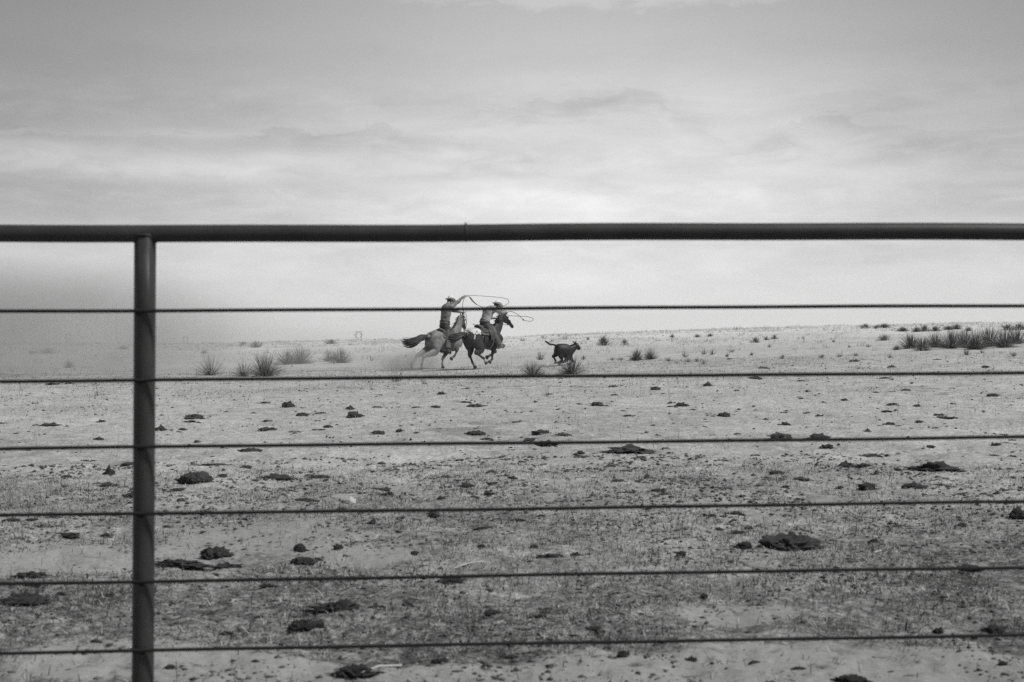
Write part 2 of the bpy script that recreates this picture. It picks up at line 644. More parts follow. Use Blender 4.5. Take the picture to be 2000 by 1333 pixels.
def make_fence():
    paint = mat('dark_pipe_paint', 0.038, 0.50, var=0.25, scale=9, bump=0.0006, bscale=140, spec=0.35, detail=8)
    steel = mat('dark_rod_steel', 0.020, 0.75, var=0.3, scale=30, spec=0.2)
    p_ax = fence_pt(283, 700)
    s0 = (p_ax - FO).dot(FT)
    root = empty('pipe_fence', (p_ax.x, p_ax.y, 0))
    tag(root, 'dark painted pipe fence with thin horizontal rods in front of the pasture', 'fence')
    off = root.location.copy()
    RR, PR = 0.0300, 0.0365
    a, b = fence_pt(0, 456.5), fence_pt(2000, 452.5)

    def line(a, b, s):
        sa, sb = (a - FO).dot(FT), (b - FO).dot(FT)
        return a + (b - a) * ((s - sa) / (sb - sa))
    ss = np.linspace(-6.6, 9.6, 120)
    V, F = tube([line(a, b, s) - off + Vector((0, 0, 0.0022 * math.sin(s * 2.1) + .0012 * math.sin(s * 5.3))) for s in ss], RR, 36)
    obj('top_rail', mesh_py('top_rail', V, F), paint, root)
    # butt weld where two lengths of rail meet
    sw = (fence_pt(910, 455) - FO).dot(FT)
    ring = []
    for k in range(61):
        f = 2 * math.pi * k / 60 + math.pi / 2
        up = max(0.0, math.sin(f)) ** 24 * .0012
        ring.append(line(a, b, sw) - off + FN * (math.cos(f) * (RR + up)) + Vector((0, 0, math.sin(f) * (RR + up))) + FT * random.uniform(-.0012, .0012))
    V, F = tube(ring, [.0026 + random.uniform(-.0008, .0008) + max(0.0, math.sin(2 * math.pi * k / 60 + math.pi / 2)) ** 24 * .0006 for k in range(61)], 8, False)
    obj('weld', mesh_py('rail_weld', V, F), paint, root)
    # posts, notched round the rail
    for ps in (s0, s0 - 3.6, s0 + 3.75, s0 + 7.5):
        n = 56
        zr = line(a, b, ps).z
        base = FO + FT * ps
        zg = float(terrain(base.x, base.y))
        tilt = 0.0
        if ps == s0:
            ta, tb_ = fence_pt(283.5, 470), fence_pt(279.0, 1325)
            tilt = (ta - tb_).dot(FT) / (ta.z - tb_.z)
            base = FO + FT * ((ta - FO).dot(FT) - tilt * ta.z)
        V, F = [], []
        levels = [zg - .6, zg, .4, .8, 1.2, 1.5]
        for z in levels:
            for k in range(n):
                f = 2 * math.pi * k / n
                V.append(base + FT * (PR * math.cos(f) + tilt * z) + FN * (PR * math.sin(f)) + Vector((0, 0, z)) - off)
        for k in range(n):
            f = 2 * math.pi * k / n
            q = PR * math.sin(f)
            t = zr - math.sqrt(max(0.0, (RR + .0012) ** 2 - q * q)) if abs(q) < RR + .0012 else zr
            t = min(t, zr - 0.0085)
            V.append(base + FT * (PR * math.cos(f) + tilt * t) + FN * q + Vector((0, 0, t)) - off)
        for i in range(len(levels)):
            for k in range(n):
                k2 = (k + 1) % n
                F.append((i * n + k, i * n + k2, (i + 1) * n + k2, (i + 1) * n + k))
        # inner lip so that the pipe has a wall
        lo = len(V)
        for k in range(n):
            v = V[len(levels) * n + k]
            c = base + FT * (tilt * v.z) - off
            d = Vector((v.x - c.x, v.y - c.y, 0)) * 0.88
            V.append(Vector((c.x + d.x, c.y + d.y, v.z - .001)))
        e = len(levels) * n
        for k in range(n):
            k2 = (k + 1) % n
            F.append((e + k, e + k2, lo + k2, lo + k))
        po = obj('post', mesh_py('post', V, F), paint, root)
        WV, WF = tube([V[e + k % n] + Vector((0, 0, .001)) for k in range(n + 1)], .0038, 6, False, .2)
        obj('weld', mesh_py('post_weld', WV, WF), paint, po)
    # rods, welded to the camera side of the posts
    yl = [608.5, 745, 877, 1007.5, 1140.5, 1276]
    yr = [597.5, 728, 854, 980.5, 1108.5, 1240]
    ro = -(PR + 0.0050)
    for i, (l, r) in enumerate(zip(yl, yr)):
        a2, b2 = fence_pt(0, l, ro), fence_pt(2000, r, ro)
        ph = i * 1.7

        def lp(s):
            p = a2 + (b2 - a2) * (((s - (a2 - FO).dot(FT))) / ((b2 - a2).dot(FT)))
            return p - off + Vector((0, 0, .0012 * math.sin(s * 1.9 + ph) + .0006 * math.sin(s * 6.1 + ph)))
        V, F = tube([lp(s) for s in np.linspace(-6.5, 9.5, 160)], 0.0062, 12)
        rd = obj('rod', mesh_py('rod', V, F), steel, root)
        c = lp(s0 - .012)
        V, F = ball(c + FN * .004 + Vector((0, 0, -.006)), (.012, .006, .009), 8, 6, .2)
        obj('weld', mesh_py('rod_weld', V, F), steel, rd)


make_fence()

# ------------------------------------------------------------------ power line, mast and pole far off on the plain


def far_point(px, D):
    r = ray(px, 660)
    k = D / math.hypot(r.x, r.y)
    x, y = r.x * k, r.y * k
    return Vector((x, y, float(terrain_base(x, y))))


def height_to(px, py_top, p):
    D = math.hypot(p.x, p.y)
    r = ray(px, py_top)
    return CAM_H + r.z / math.hypot(r.x, r.y) * D - p.z


def make_power_line():
    wood = mat('weathered_pole_wood', 0.03, 0.9, var=0.2, scale=.5)
    specs = [(700.5, 2100, 647.5, 'H-frame power pylon with a braced crossarm on the plain beside a low bush'),
             (133, 2900, 651.5, 'faint H-frame power pylon in the dust left of the tall mast'),
             (362.5, 2700, 656.5, 'faint H-frame power pylon on the plain between the fence post and the yuccas'),
             (597, 3600, 664.5, 'hazy tip of an H-frame power pylon rising behind the yuccas')]
    for px, D, top, lab in specs:
        p = far_point(px, D)
        H = height_to(px, top, p)
        r = empty('power_pylon', p, -math.atan2(p.x, p.y) + 0.1)
        tag(r, lab, 'pylon', 'H-frame pylons of the far power line')
        s = 7.6 / 2
        R = 0.6
        for q in (-s, s):
            V, F = tube([(q, 0, -1), (q, 0, H)], [R, R * .7], 8)
            obj('pole', mesh_py('pole', V, F), wood, r)
        zt = H - 4.5
        V, F = join(tube([(-s - 3.4, 0, zt - 1.2), (-s, 0, zt + .6), (0, 0, zt + 3.2), (s, 0, zt + .6), (s + 3.4, 0, zt - 1.2)], .40, 6))
        obj('crossarm', mesh_py('crossarm', V, F), wood, r)
        V, F = tube([(-s, 0, H - .4), (s, 0, H - .4)], .3, 6)
        obj('top_beam', mesh_py('top_beam', V, F), wood, r)
        for g in (-1, 1):
            V, F = tube([(-s * g, .1 * g, zt - 2), (s * g, .1 * g, max(zt - 13, .5))], .28, 6)
            obj('brace', mesh_py('brace', V, F), wood, r)
    # tall thin mast
    p = far_point(228, 2600)
    H = height_to(228, 592, p)
    r = empty('radio_mast', p, 0)
    tag(r, 'very thin tall guyed mast standing far off next to the fence post', 'mast')
    V, F = tube([(0, 0, -1), (0, 0, H * .6), (0, 0, H)], [.42, .36, .16], 6)
    obj('shaft', mesh_py('shaft', V, F), wood, r)
    for k in range(3):
        f = 2.1 * k + .4
        V, F = tube([(0, 0, H * .62), (math.cos(f) * H * .3, math.sin(f) * H * .3, 0)], .035, 4)
        obj('guy_wire', mesh_py('guy_wire', V, F), wood, r)
    # single pole with a bracket
    p = far_point(305, 950)
    H = height_to(305, 636, p)
    r = empty('utility_pole', p, -math.atan2(p.x, p.y))
    tag(r, 'single wooden utility pole with a short bracket close to the fence post', 'pole')
    V, F = tube([(0, 0, -1), (0, 0, H)], [.24, .15], 8)
    obj('pole', mesh_py('pole', V, F), wood, r)
    V, F = tube([(0, 0, H - .5), (1.5, 0, H - 1.9), (.1, 0, H - 2.6)], .12, 6)
    obj('bracket', mesh_py('bracket', V, F), wood, r)


make_power_line()

# ------------------------------------------------------------------ yuccas and tufts


def blades(n, length, spread, seed, width, h, w, el_min=-4, el_max=88, curve=0.25, base_r=0.05, segs=3, power=1.0):
    """strap leaves from a common crown; returns V, F (quads)"""
    rg = np.random.default_rng(seed)
    V, F = [], []
    for i in range(n):
        az = rg.uniform(0, 2 * math.pi)
        u = rg.uniform(0, 1) ** power
        el = math.radians(el_min + (el_max - el_min) * u)
        # reach an ellipse of half width w/2 and height h
        L = 1.0 / math.sqrt((math.cos(el) / (w / 2)) ** 2 + (math.sin(max(el, 0)) / h) ** 2)
        L *= rg.uniform(0.72, 1.08) * length
        d = Vector((math.cos(az) * math.cos(el), math.sin(az) * math.cos(el), math.sin(el)))
        side = Vector((-math.sin(az), math.cos(az), 0))
        tw = rg.uniform(-1.2, 1.2)
        side = (side * math.cos(tw) + d.cross(side) * math.sin(tw))
        b = Vector((math.cos(az), math.sin(az), 0)) * base_r * rg.uniform(0, 1) + Vector((0, 0, rg.uniform(0, .04)))
        cv = rg.uniform(-.3, 1) * curve
        o = len(V)
        for k in range(segs + 1):
            t = k / segs
            p = b + d * (L * t) - Vector((0, 0, 1)) * (cv * L * t * t * .6 * math.cos(el)) + side * (0.04 * L * t * t * math.sin(i))
            ww = width * (1.0 - 0.45 * t) * 0.5
            if k == segs:
                ww = width * .06
            V.append(p - side * ww)
            V.append(p + side * ww)
        for k in range(segs):
            F.append((o + 2 * k, o + 2 * k + 1, o + 2 * k + 3, o + 2 * k + 2))
    return V, F


def leaf_mesh(name, V, F, tone, jit, seed):
    V = np.array([tuple(v) for v in V])
    n = len(V)
    rg = np.random.default_rng(seed)
    per = len(V) // max(1, len(V) // 8)
    c = np.repeat(rg.uniform(1 - jit, 1 + jit, n // 8 + 1), 8)[:n] * tone
    return mesh_np(name, V, np.array(F), False, c)


YUCCA_GREEN = mat('yucca_leaf', 0.1, 0.55, var=0.15, scale=6, attr=True, spec=0.4)
YUCCA_DEAD = mat('dead_leaf', 0.3, 0.9, var=0.15, scale=6, attr=True)
G_RISE = 'yuccas along the crest of the rise'
G_BANK = 'yuccas massed on the slope of the rise'
G_FAR = 'small far yuccas'
YUCCAS = [
    # px, base py, height px, width px, leaves, label, group
    (411, 734, 43, 60, 70, 'open spiky yucca with few upright leaves, alone beside the fence post', None),
    (518, 735, 46, 76, 170, 'large dense yucca with a pale skirt of dead leaves next to the lone open yucca', None),
    (475, 735, 30, 44, 60, 'small thin yucca growing against the large dense yucca', None),
    (585, 711, 34, 56, 140, 'dark bushy yucca farther back in the dust, right of a paler neighbour', None),
    (560, 712, 30, 48, 80, 'pale half hidden yucca in the dust touching a darker one', None),
    (664, 709, 29, 50, 120, 'bushy yucca in the dust between the galloping grey horse and the dark bushy yucca', None),
    (642, 706, 22, 38, 70, 'smaller yucca merging with the bushy yucca in the dust', None),
    (474, 675, 8, 14, 50, 'small far yucca on the skyline of the plain', G_FAR),
    (500, 679, 12, 28, 70, 'rounded far yucca on the plain beyond the large dense yucca', None),
    (647, 673, 9, 32, 70, 'low dark far yucca on the skyline near the H-frame pylon', None),
    (92, 691, 11, 42, 90, 'wide low yucca in the dust left of the fence post', None),
    (62, 692, 7, 26, 50, 'faint low yucca in the thickest dust', None),
    (240, 683, 8, 26, 70, 'small dark yucca on the plain touching the fence post in view', None),
    (135, 719, 14, 24, 50, 'thin yucca low in the dust in front of the wide low yucca', None),
    (398, 691, 8, 14, 40, 'tiny yucca behind the lone open yucca', None),
    (1042, 734, 29, 52, 110, 'wide spiky yucca at the foot of the slope behind the dark spotted horse', None),
    (1117, 732, 33, 58, 150, 'spiky yucca with pale leaf bases hiding the legs of the running calf', None),
    (1180, 676, 19, 28, 130, 'dark round yucca on the slope ahead of the running calf', None),
    (1220, 674, 12, 16, 60, 'small yucca beside the dark round yucca on the slope', None),
    (1243, 704, 24, 25, 130, 'dense dark yucca standing close to a paler twin on the slope', None),
    (1271, 703, 22, 30, 80, 'paler open yucca touching the dense dark one on the slope', None),
    (1475, 670, 10, 24, 70, 'low yucca near the crest in the middle of the slope', None),
    (1497, 665, 8, 13, 40, 'small far yucca on the skyline of the plain', G_FAR),
    (1513, 663, 9, 17, 50, 'small far yucca on the skyline of the plain', G_FAR),
    (1313, 660, 7, 12, 40, 'small far yucca on the skyline of the plain', G_FAR),
    (1362, 659, 6, 16, 40, 'small far yucca on the skyline of the plain', G_FAR),
    (1386, 658, 7, 14, 40, 'small far yucca on the skyline of the plain', G_FAR),
    (1690, 642, 10, 20, 90, 'dark yucca standing on the crest of the rise', G_RISE),
    (1711, 642, 7, 18, 60, 'dark yucca standing on the crest of the rise', G_RISE),
    (1727, 641, 10, 26, 100, 'dark yucca standing on the crest of the rise', G_RISE),
    (1763, 648, 10, 26, 80, 'dark yucca standing on the crest of the rise', G_RISE),
    (1790, 649, 10, 24, 80, 'dark yucca standing on the crest of the rise', G_RISE),
    (1806, 648, 13, 24, 80, 'dark yucca standing on the crest of the rise', G_RISE),
    (1827, 648, 10, 22, 80, 'dark yucca standing on the crest of the rise', G_RISE),
    (1852, 645, 9, 24, 80, 'dark yucca standing on the crest of the rise', G_RISE),
    (1868, 644, 11, 20, 80, 'dark yucca standing on the crest of the rise', G_RISE),
    (1892, 647, 9, 15, 60, 'dark yucca standing on the crest of the rise', G_RISE),
    (1968, 646, 13, 30, 100, 'dark yucca standing on the crest of the rise', G_RISE),
    (1992, 645, 14, 30, 100, 'dark yucca standing on the crest of the rise', G_RISE),
    (1728, 665, 13, 30, 70, 'thin lone yucca on the slope below the crest of the rise', None),
    (1752, 684, 8, 18, 60, 'small low dark yucca at the end of the yucca bank', None),
    (1780, 681, 27, 40, 150, 'large dense yucca in the bank of yuccas on the slope', G_BANK),
    (1802, 681, 24, 36, 120, 'large dense yucca in the bank of yuccas on the slope', G_BANK),
    (1827, 680, 28, 38, 150, 'large dense yucca in the bank of yuccas on the slope', G_BANK),
    (1858, 680, 34, 46, 150, 'large dense yucca in the bank of yuccas on the slope', G_BANK),
    (1882, 679, 33, 40, 150, 'large dense yucca in the bank of yuccas on the slope', G_BANK),
    (1905, 680, 34, 42, 170, 'large dense yucca in the bank of yuccas on the slope', G_BANK),
    (1932, 680, 36, 46, 170, 'large dense yucca in the bank of yuccas on the slope', G_BANK),
    (1962, 678, 34, 50, 150, 'large dense yucca in the bank of yuccas on the slope', G_BANK),
    (1985, 676, 30, 40, 120, 'large dense yucca in the bank of yuccas on the slope', G_BANK),
]


def make_yuccas():
    for i, (px, py, hp, wp, n, lab, grp) in enumerate(YUCCAS):
        if grp == G_BANK:
            py += (0, 3, -2, 2, -3, 1, 4, -1, 2)[i % 9]
            wp, hp, n = wp * 1.45, hp * 1.15, n * 1.3
        elif grp == G_RISE:
            wp, n = wp * 1.3, n * 1.2
        else:
            wp, hp, n = wp * 1.3, hp * 1.12, n * 1.2
        p, t = ground_hit(px, py)
        k = t / FPX
        h, w = hp * k, wp * k
        wd = max(0.011, 0.62 * k * 1.25)
        r = empty('yucca_plant', p - Vector((0, 0, .01)), random.uniform(0, 6))
        tag(r, lab, 'yucca', grp)
        V, F = blades(int(n * 1.7), 1.0, 0, 100 + i, wd * .85, h, w, 4, 88, 0.12, .07 * w, 3, 1.15)
        obj('leaves', leaf_mesh('yucca_leaves', V, F, 0.15 if n > 95 else .18, .4, i), YUCCA_GREEN, r)
        V, F = blades(int(n * .55), .9, 0, 300 + i, wd, h * .45, w * .95, -10, 40, 0.5, .08 * w, 3, 1.3)
        obj('dead_leaves', leaf_mesh('yucca_dead_leaves', V, F, .30, .25, i), YUCCA_DEAD, r)


make_yuccas()

TUFTS = [
    (1056, 703, 23, 20, 70, .16, 'upright dense grass clump behind the calf', None),
    (1070, 777, 28, 30, 26, .15, 'sparse wiry tuft alone on the cropped pasture in front of the calf', None),
    (774, 748, 36, 44, 40, .13, 'wiry tuft in front of the rear hooves of the grey horse', None),
    (828, 750, 16, 16, 20, .15, 'small wiry tuft under the galloping grey horse', None),
    (1033, 733, 18, 16, 20, .17, 'thin tuft beside the wide spiky yucca', None),
    (190, 775, 24, 16, 16, .17, 'thin tuft of dry stalks beside the fence post', None),
    (1195, 703, 8, 26, 40, .14, 'low grass tuft scattered on the slope', 'grass tufts on the slope'),
    (1211, 704, 8, 26, 40, .14, 'low grass tuft scattered on the slope', 'grass tufts on the slope'),
    (1305, 707, 9, 16, 40, .16, 'low grass tuft scattered on the slope', 'grass tufts on the slope'),
    (1338, 699, 14, 20, 45, .18, 'low grass tuft scattered on the slope', 'grass tufts on the slope'),
    (1343, 709, 11, 22, 45, .18, 'low grass tuft scattered on the slope', 'grass tufts on the slope'),
    (1360, 708, 8, 16, 40, .17, 'low grass tuft scattered on the slope', 'grass tufts on the slope'),
    (1374, 712, 11, 12, 40, .17, 'low grass tuft scattered on the slope', 'grass tufts on the slope'),
    (1375, 692, 12, 18, 45, .20, 'low grass tuft scattered on the slope', 'grass tufts on the slope'),
    (1392, 693, 14, 18, 45, .15, 'low grass tuft scattered on the slope', 'grass tufts on the slope'),
    (1420, 697, 7, 16, 40, .15, 'low grass tuft scattered on the slope', 'grass tufts on the slope'),
    (1428, 689, 9, 20, 40, .17, 'low grass tuft scattered on the slope', 'grass tufts on the slope'),
    (1468, 694, 7, 13, 40, .13, 'low grass tuft scattered on the slope', 'grass tufts on the slope'),
    (1503, 679, 8, 9, 40, .14, 'low grass tuft scattered on the slope', 'grass tufts on the slope'),
    (1528, 702, 10, 15, 50, .13, 'low grass tuft scattered on the slope', 'grass tufts on the slope'),
    (1605, 699, 8, 24, 50, .14, 'low grass tuft scattered on the slope', 'grass tufts on the slope'),
    (1640, 698, 7, 18, 40, .18, 'low grass tuft scattered on the slope', 'grass tufts on the slope'),
    (1672, 697, 8, 16, 40, .15, 'low grass tuft scattered on the slope', 'grass tufts on the slope'),
    (1628, 670, 5, 10, 40, .12, 'low grass tuft scattered on the slope', 'grass tufts on the slope'),
    (1659, 680, 5, 8, 40, .13, 'low grass tuft scattered on the slope', 'grass tufts on the slope'),
    (1696, 679, 8, 18, 40, .18, 'low grass tuft scattered on the slope', 'grass tufts on the slope'),
    (1738, 699, 9, 10, 40, .17, 'low grass tuft scattered on the slope', 'grass tufts on the slope'),
    (1888, 694, 12, 17, 60, .12, 'low grass tuft scattered on the slope', 'grass tufts on the slope'),
    (1918, 690, 7, 12, 40, .15, 'low grass tuft scattered on the slope', 'grass tufts on the slope'),
    (1980, 696, 11, 20, 50, .14, 'low grass tuft scattered on the slope', 'grass tufts on the slope'),
    (1060, 662, 7, 14, 40, .15, 'low grass tuft scattered on the slope', 'grass tufts on the slope'),
    (1079, 669, 7, 12, 40, .15, 'low grass tuft scattered on the slope', 'grass tufts on the slope'),
    (1104, 664, 8, 18, 40, .16, 'low grass tuft scattered on the slope', 'grass tufts on the slope'),
    (1021, 667, 8, 18, 40, .15, 'low grass tuft scattered on the slope', 'grass tufts on the slope'),
    (1140, 702, 9, 16, 40, .14, 'low grass tuft scattered on the slope', 'grass tufts on the slope'),
    (1149, 665, 8, 10, 40, .14, 'low grass tuft scattered on the slope', 'grass tufts on the slope'),
    (725, 705, 12, 18, 30, .20, 'low grass tuft scattered on the slope', 'grass tufts on the slope'),
]


def make_tufts():
    for i, (px, py, hp, wp, n, tone, lab, grp) in enumerate(TUFTS):
        p, t = ground_hit(px, py)
        k = t / FPX
        h, w = hp * k, wp * k
        V, F = blades(n, 1.0, 0, 900 + i, max(.006, .55 * k), h, w, 12, 86, .35, .18 * w, 3, .8)
        o = obj('grass_tuft', leaf_mesh('grass_tuft', V, F, tone, .4, i), YUCCA_DEAD, None, p - Vector((0, 0, .01)), random.uniform(0, 6))
        tag(o, lab, 'grass tuft', grp)


make_tufts()

# ------------------------------------------------------------------ grass sward (nobody could count it)
GRASS = mat('dry_grass_blade', 0.4, 0.9, var=0.1, scale=3, attr=True, spec=0.15)


def translucent(M, f):
    nt = M.node_tree
    b = nt.nodes['Principled BSDF']
    t = nt.nodes.new('ShaderNodeBsdfTranslucent')
    nt.links.new(b.inputs['Base Color'].links[0].from_socket, t.inputs[0])
    x = nt.nodes.new('ShaderNodeMixShader')
    x.inputs[0].default_value = f
    nt.links.new(b.outputs[0], x.inputs[1])
    nt.links.new(t.outputs[0], x.inputs[2])
    nt.links.new(x.outputs[0], nt.nodes['Material Output'].inputs['Surface'])


STRAW = mat('pale_straw_blade', 0.5, 0.9, var=0.1, scale=3, attr=True, spec=0.15)
translucent(STRAW, .5)
translucent(YUCCA_DEAD, .35)


def scatter_wedge(n, d0, d1, half=0.45):
    u = RNG.random(n)
    d = np.sqrt(d0 * d0 + u * (d1 * d1 - d0 * d0))
    a = RNG.uniform(-half, half, n)
    return d * np.sin(a), d * np.cos(a), d


def blade_mesh(name, x, y, L, W_, lean, az, tone, bend=0.3):
    n = len(x)
    z = terrain(x, y) - 0.004
    dx, dy = np.cos(az), np.sin(az)
    sx, sy = -dy, dx
    B = np.stack([x, y, z], 1)
    S = np.stack([sx, sy, np.zeros(n)], 1) * (W_ * .5)[:, None]
    c, s = np.cos(lean), np.sin(lean)
    D = np.stack([dx * c, dy * c, s], 1) * L[:, None]
    mid = B + D * .55 + np.stack([np.zeros(n), np.zeros(n), L * bend * .25 * c], 1)
    tip = B + D
    V = np.concatenate([B - S, B + S, mid + S * .8, mid - S * .8, tip], 0)
    i = np.arange(n)
    F = np.concatenate([np.stack([i, i + n, i + 2 * n], 1), np.stack([i, i + 2 * n, i + 3 * n], 1), np.stack([i + 3 * n, i + 2 * n, i + 4 * n], 1)], 0)
    return mesh_np(name, V, F, False, np.tile(tone, 5))


def make_sward():
    # trampled litter near the fence
    x, y, d = scatter_wedge(230000, 5.0, 15.0)
    b = bare_at(x, y)
    cl = fbm2(x / .35 + 2, y / .5, 3)
    k = RNG.random(len(x)) < np.clip(1.0 - b * 1.5 + cl * 1.3, .06, 1)
    x, y, d = x[k], y[k], d[k]
    n = len(x)
    dark = fbm2(x / .6 + 30, y / .6, 3) > .08
    tone = np.where(RNG.random(n) < (.45 + .25 * dark) * np.interp(d, [6, 9, 14], [1, .85, .5]), RNG.uniform(.03, .10, n), RNG.uniform(.22, .46, n))
    me = blade_mesh('trampled_grass', x, y, RNG.gamma(3, .011, n) + .01, RNG.uniform(.0022, .0052, n), np.where(tone < .15, RNG.beta(2, 2, n) * 1.4, RNG.beta(1.1, 4, n) * 1.0), RNG.uniform(0, 6.283, n), tone)
    o = obj('trampled_grass', me, GRASS)
    tag(o, 'trampled dry grass litter on the near pasture behind the fence', 'grass', kind='stuff')
    x, y, d = scatter_wedge(230000, 15.0, 50.0)
    cl = fbm2(x / 1.2 + 2, y / 1.6, 3)
    k = RNG.random(len(x)) < np.clip(.65 + cl * 1.5, .1, 1)
    x, y, d = x[k], y[k], d[k]
    n = len(x)
    sc = d / 15.0
    tone = np.where(RNG.random(n) < .34 - .16 * np.clip((d - 15) / 30, 0, 1), RNG.uniform(.06, .16, n), RNG.uniform(.36, .56, n))
    me = blade_mesh('cropped_grass', x, y, RNG.gamma(3, .015, n) * (0.9 + .10 * sc) + .012, .0026 * sc * RNG.uniform(.6, 1.3, n), RNG.beta(1.4, 2.8, n) * 1.25, RNG.uniform(0, 6.283, n), tone)
    o = obj('cropped_grass', me, STRAW)
    tag(o, 'short cropped dry grass on the middle of the pasture', 'grass', kind='stuff')
    # longer pale bunch grass on the rise
    nt = 30000
    x, y, d = scatter_wedge(nt, 47.0, 200.0)
    cl = fbm2(x / 4 + 2, y / 9, 4, .6)
    edge = 53 + fbm2(x / 5, x * 0 + 3.3, 3) * 8
    k = (RNG.random(nt) < np.clip(.55 + cl * 1.6, .05, 1)) & ((d > edge) | (RNG.random(nt) < .15))
    x, y, d = x[k], y[k], d[k]
    size = RNG.gamma(5, .2, len(x)) * np.clip(.55 + cl[k] * 1.0, .35, 1.3)
    nb = 9
    n = len(x) * nb
    sz = np.repeat(size, nb)
    xx = np.repeat(x, nb) + RNG.normal(0, .07, n) * sz
    yy = np.repeat(y, nb) + RNG.normal(0, .07, n) * sz
    dd = np.repeat(d, nb)
    tn = np.repeat(np.where(RNG.random(len(x)) < .09, RNG.uniform(.12, .24, len(x)), RNG.uniform(.60, .78, len(x))), nb) * RNG.uniform(.85, 1.15, n)
    me = blade_mesh('bunch_grass', xx, yy, sz * RNG.uniform(.10, .24, n), .010 * (dd / 60) * RNG.uniform(.7, 1.4, n), RNG.uniform(.7, 1.5, n), RNG.uniform(0, 6.283, n), tn, .1)
    o = obj('bunch_grass', me, STRAW)
    tag(o, 'pale bunch grass covering the far rise', 'grass', kind='stuff')
    # dry stalks standing singly
    x, y, d = scatter_wedge(5200, 16.0, 52.0)
    cl = fbm2(x / 3 + 12, y / 3, 3)
    k = (cl > -.02)
    x, y, d = x[k], y[k], d[k]
    n = len(x)
    me = blade_mesh('dry_stalks', x, y, RNG.uniform(.05, .24, n), .0030 * (d / 15) * RNG.uniform(.7, 1.2, n), RNG.uniform(1.15, 1.55, n), RNG.uniform(0, 6.283, n), RNG.choice([.13, .2, .48, .55], n), .05)
    o = obj('dry_stalks', me, GRASS)
    tag(o, 'single dry stalks standing up from the cropped pasture', 'grass', kind='stuff')


make_sward()

# ------------------------------------------------------------------ dung, clods, stones, sticks
DUNG = mat('dried_dung', 0.075, 0.95, var=0.65, scale=14, bump=0.012, bscale=30, detail=8, spec=0.1)
STONE = mat('pale_stone', 0.5, 0.9, var=0.2, scale=20, bump=.002, bscale=60)
STICK = mat('bleached_stick', 0.5, 0.85, var=0.15, scale=25)


def lump_mesh(name, seed, flat=0.5, lobes=1, sub=3, rough=.34):
    bm = bmesh.new()
    bmesh.ops.create_icosphere(bm, subdivisions=sub, radius=1.0)
    off = Vector((seed * 3.7, seed * 1.3, seed * 7.1))
    for v in bm.verts:
        c = v.co.copy()
        n1 = mnoise.noise(c * 1.3 + off)
        n2 = mnoise.noise(c * 3.1 + off * 2)
        n3 = mnoise.noise(c * 7.0 + off)
        n4 = mnoise.noise(c * 13.0 + off)
        r = 1 + rough * (n1 * .9 + n2 * .8 + n3 * .8 + n4 * .55)
        if lobes > 1:
            r *= 1 - .28 * math.exp(-((c.x - .15) / .14) ** 2)
        if lobes < 0:      # crumbled, broken outline
            r *= 1 + .34 * n2
        v.co = c * r
        q_ = math.hypot(v.co.x, v.co.y)
        v.co.z = v.co.z * (1.12 - .42 * min(1.2, q_) ** 2) + .16 * n2 + .22 * n3 + .14 * n4
        if v.co.z < -.35:
            v.co.z = -.35 + (v.co.z + .35) * .2
    me = bpy.data.meshes.new(name)
    bm.to_mesh(me)
    bm.free()
    me.polygons.foreach_set('use_smooth', np.ones(len(me.polygons), dtype=bool))
    return me


PILE = 'cow pats scattered over the pasture'
BIG = [  # px, base py, w px, h px, kind, label
    (378, 945, 62, 26, 1, 'large dark slanted cow pat beside a small round clod, near the fence post'),
    (418, 1086, 58, 29, 2, 'two-lobed rounded dung lump on bare pale soil next to the fence post'),
    (41, 1190, 78, 28, 1, 'long thick dung lump on bare soil left of the fence post'),
    (57, 1122, 56, 15, -1, 'flat crumbled cow pat behind the long thick dung lump'),
    (656, 1208, 72, 27, -1, 'ragged dark dung pile above a cluster of crumbs below the fifth rod'),
    (1548, 1073, 108, 36, 1, 'largest domed cow pat of the pasture with a broken rim'),
    (1456, 1072, 30, 18, 1, 'small round dung lump lying beside the largest domed cow pat'),
    (350, 1105, 100, 15, -1, 'long flat crumbled dung streak below the two-lobed lump'),
    (590, 1104, 48, 18, 2, 'greyish low dung lump with a lighter top on bare soil'),
    (585, 1077, 25, 18, 1, 'small dark dung lump with a pale fleck on top'),
    (690, 1330, 66, 24, -1, 'crumbled dark dung pile below the lowest rod'),
    (1668, 1336, 64, 18, 1, 'broad cow pat on bare soil cut by the bottom edge'),
    (1836, 924, 82, 18, -1, 'broken cow pat spread in a long ragged patch'),
    (1994, 1022, 34, 22, 1, 'thick round cow pat at the right end of the fence bay'),
    (1228, 886, 82, 15, -1, 'ragged patch of broken dung below the third rod'),
]
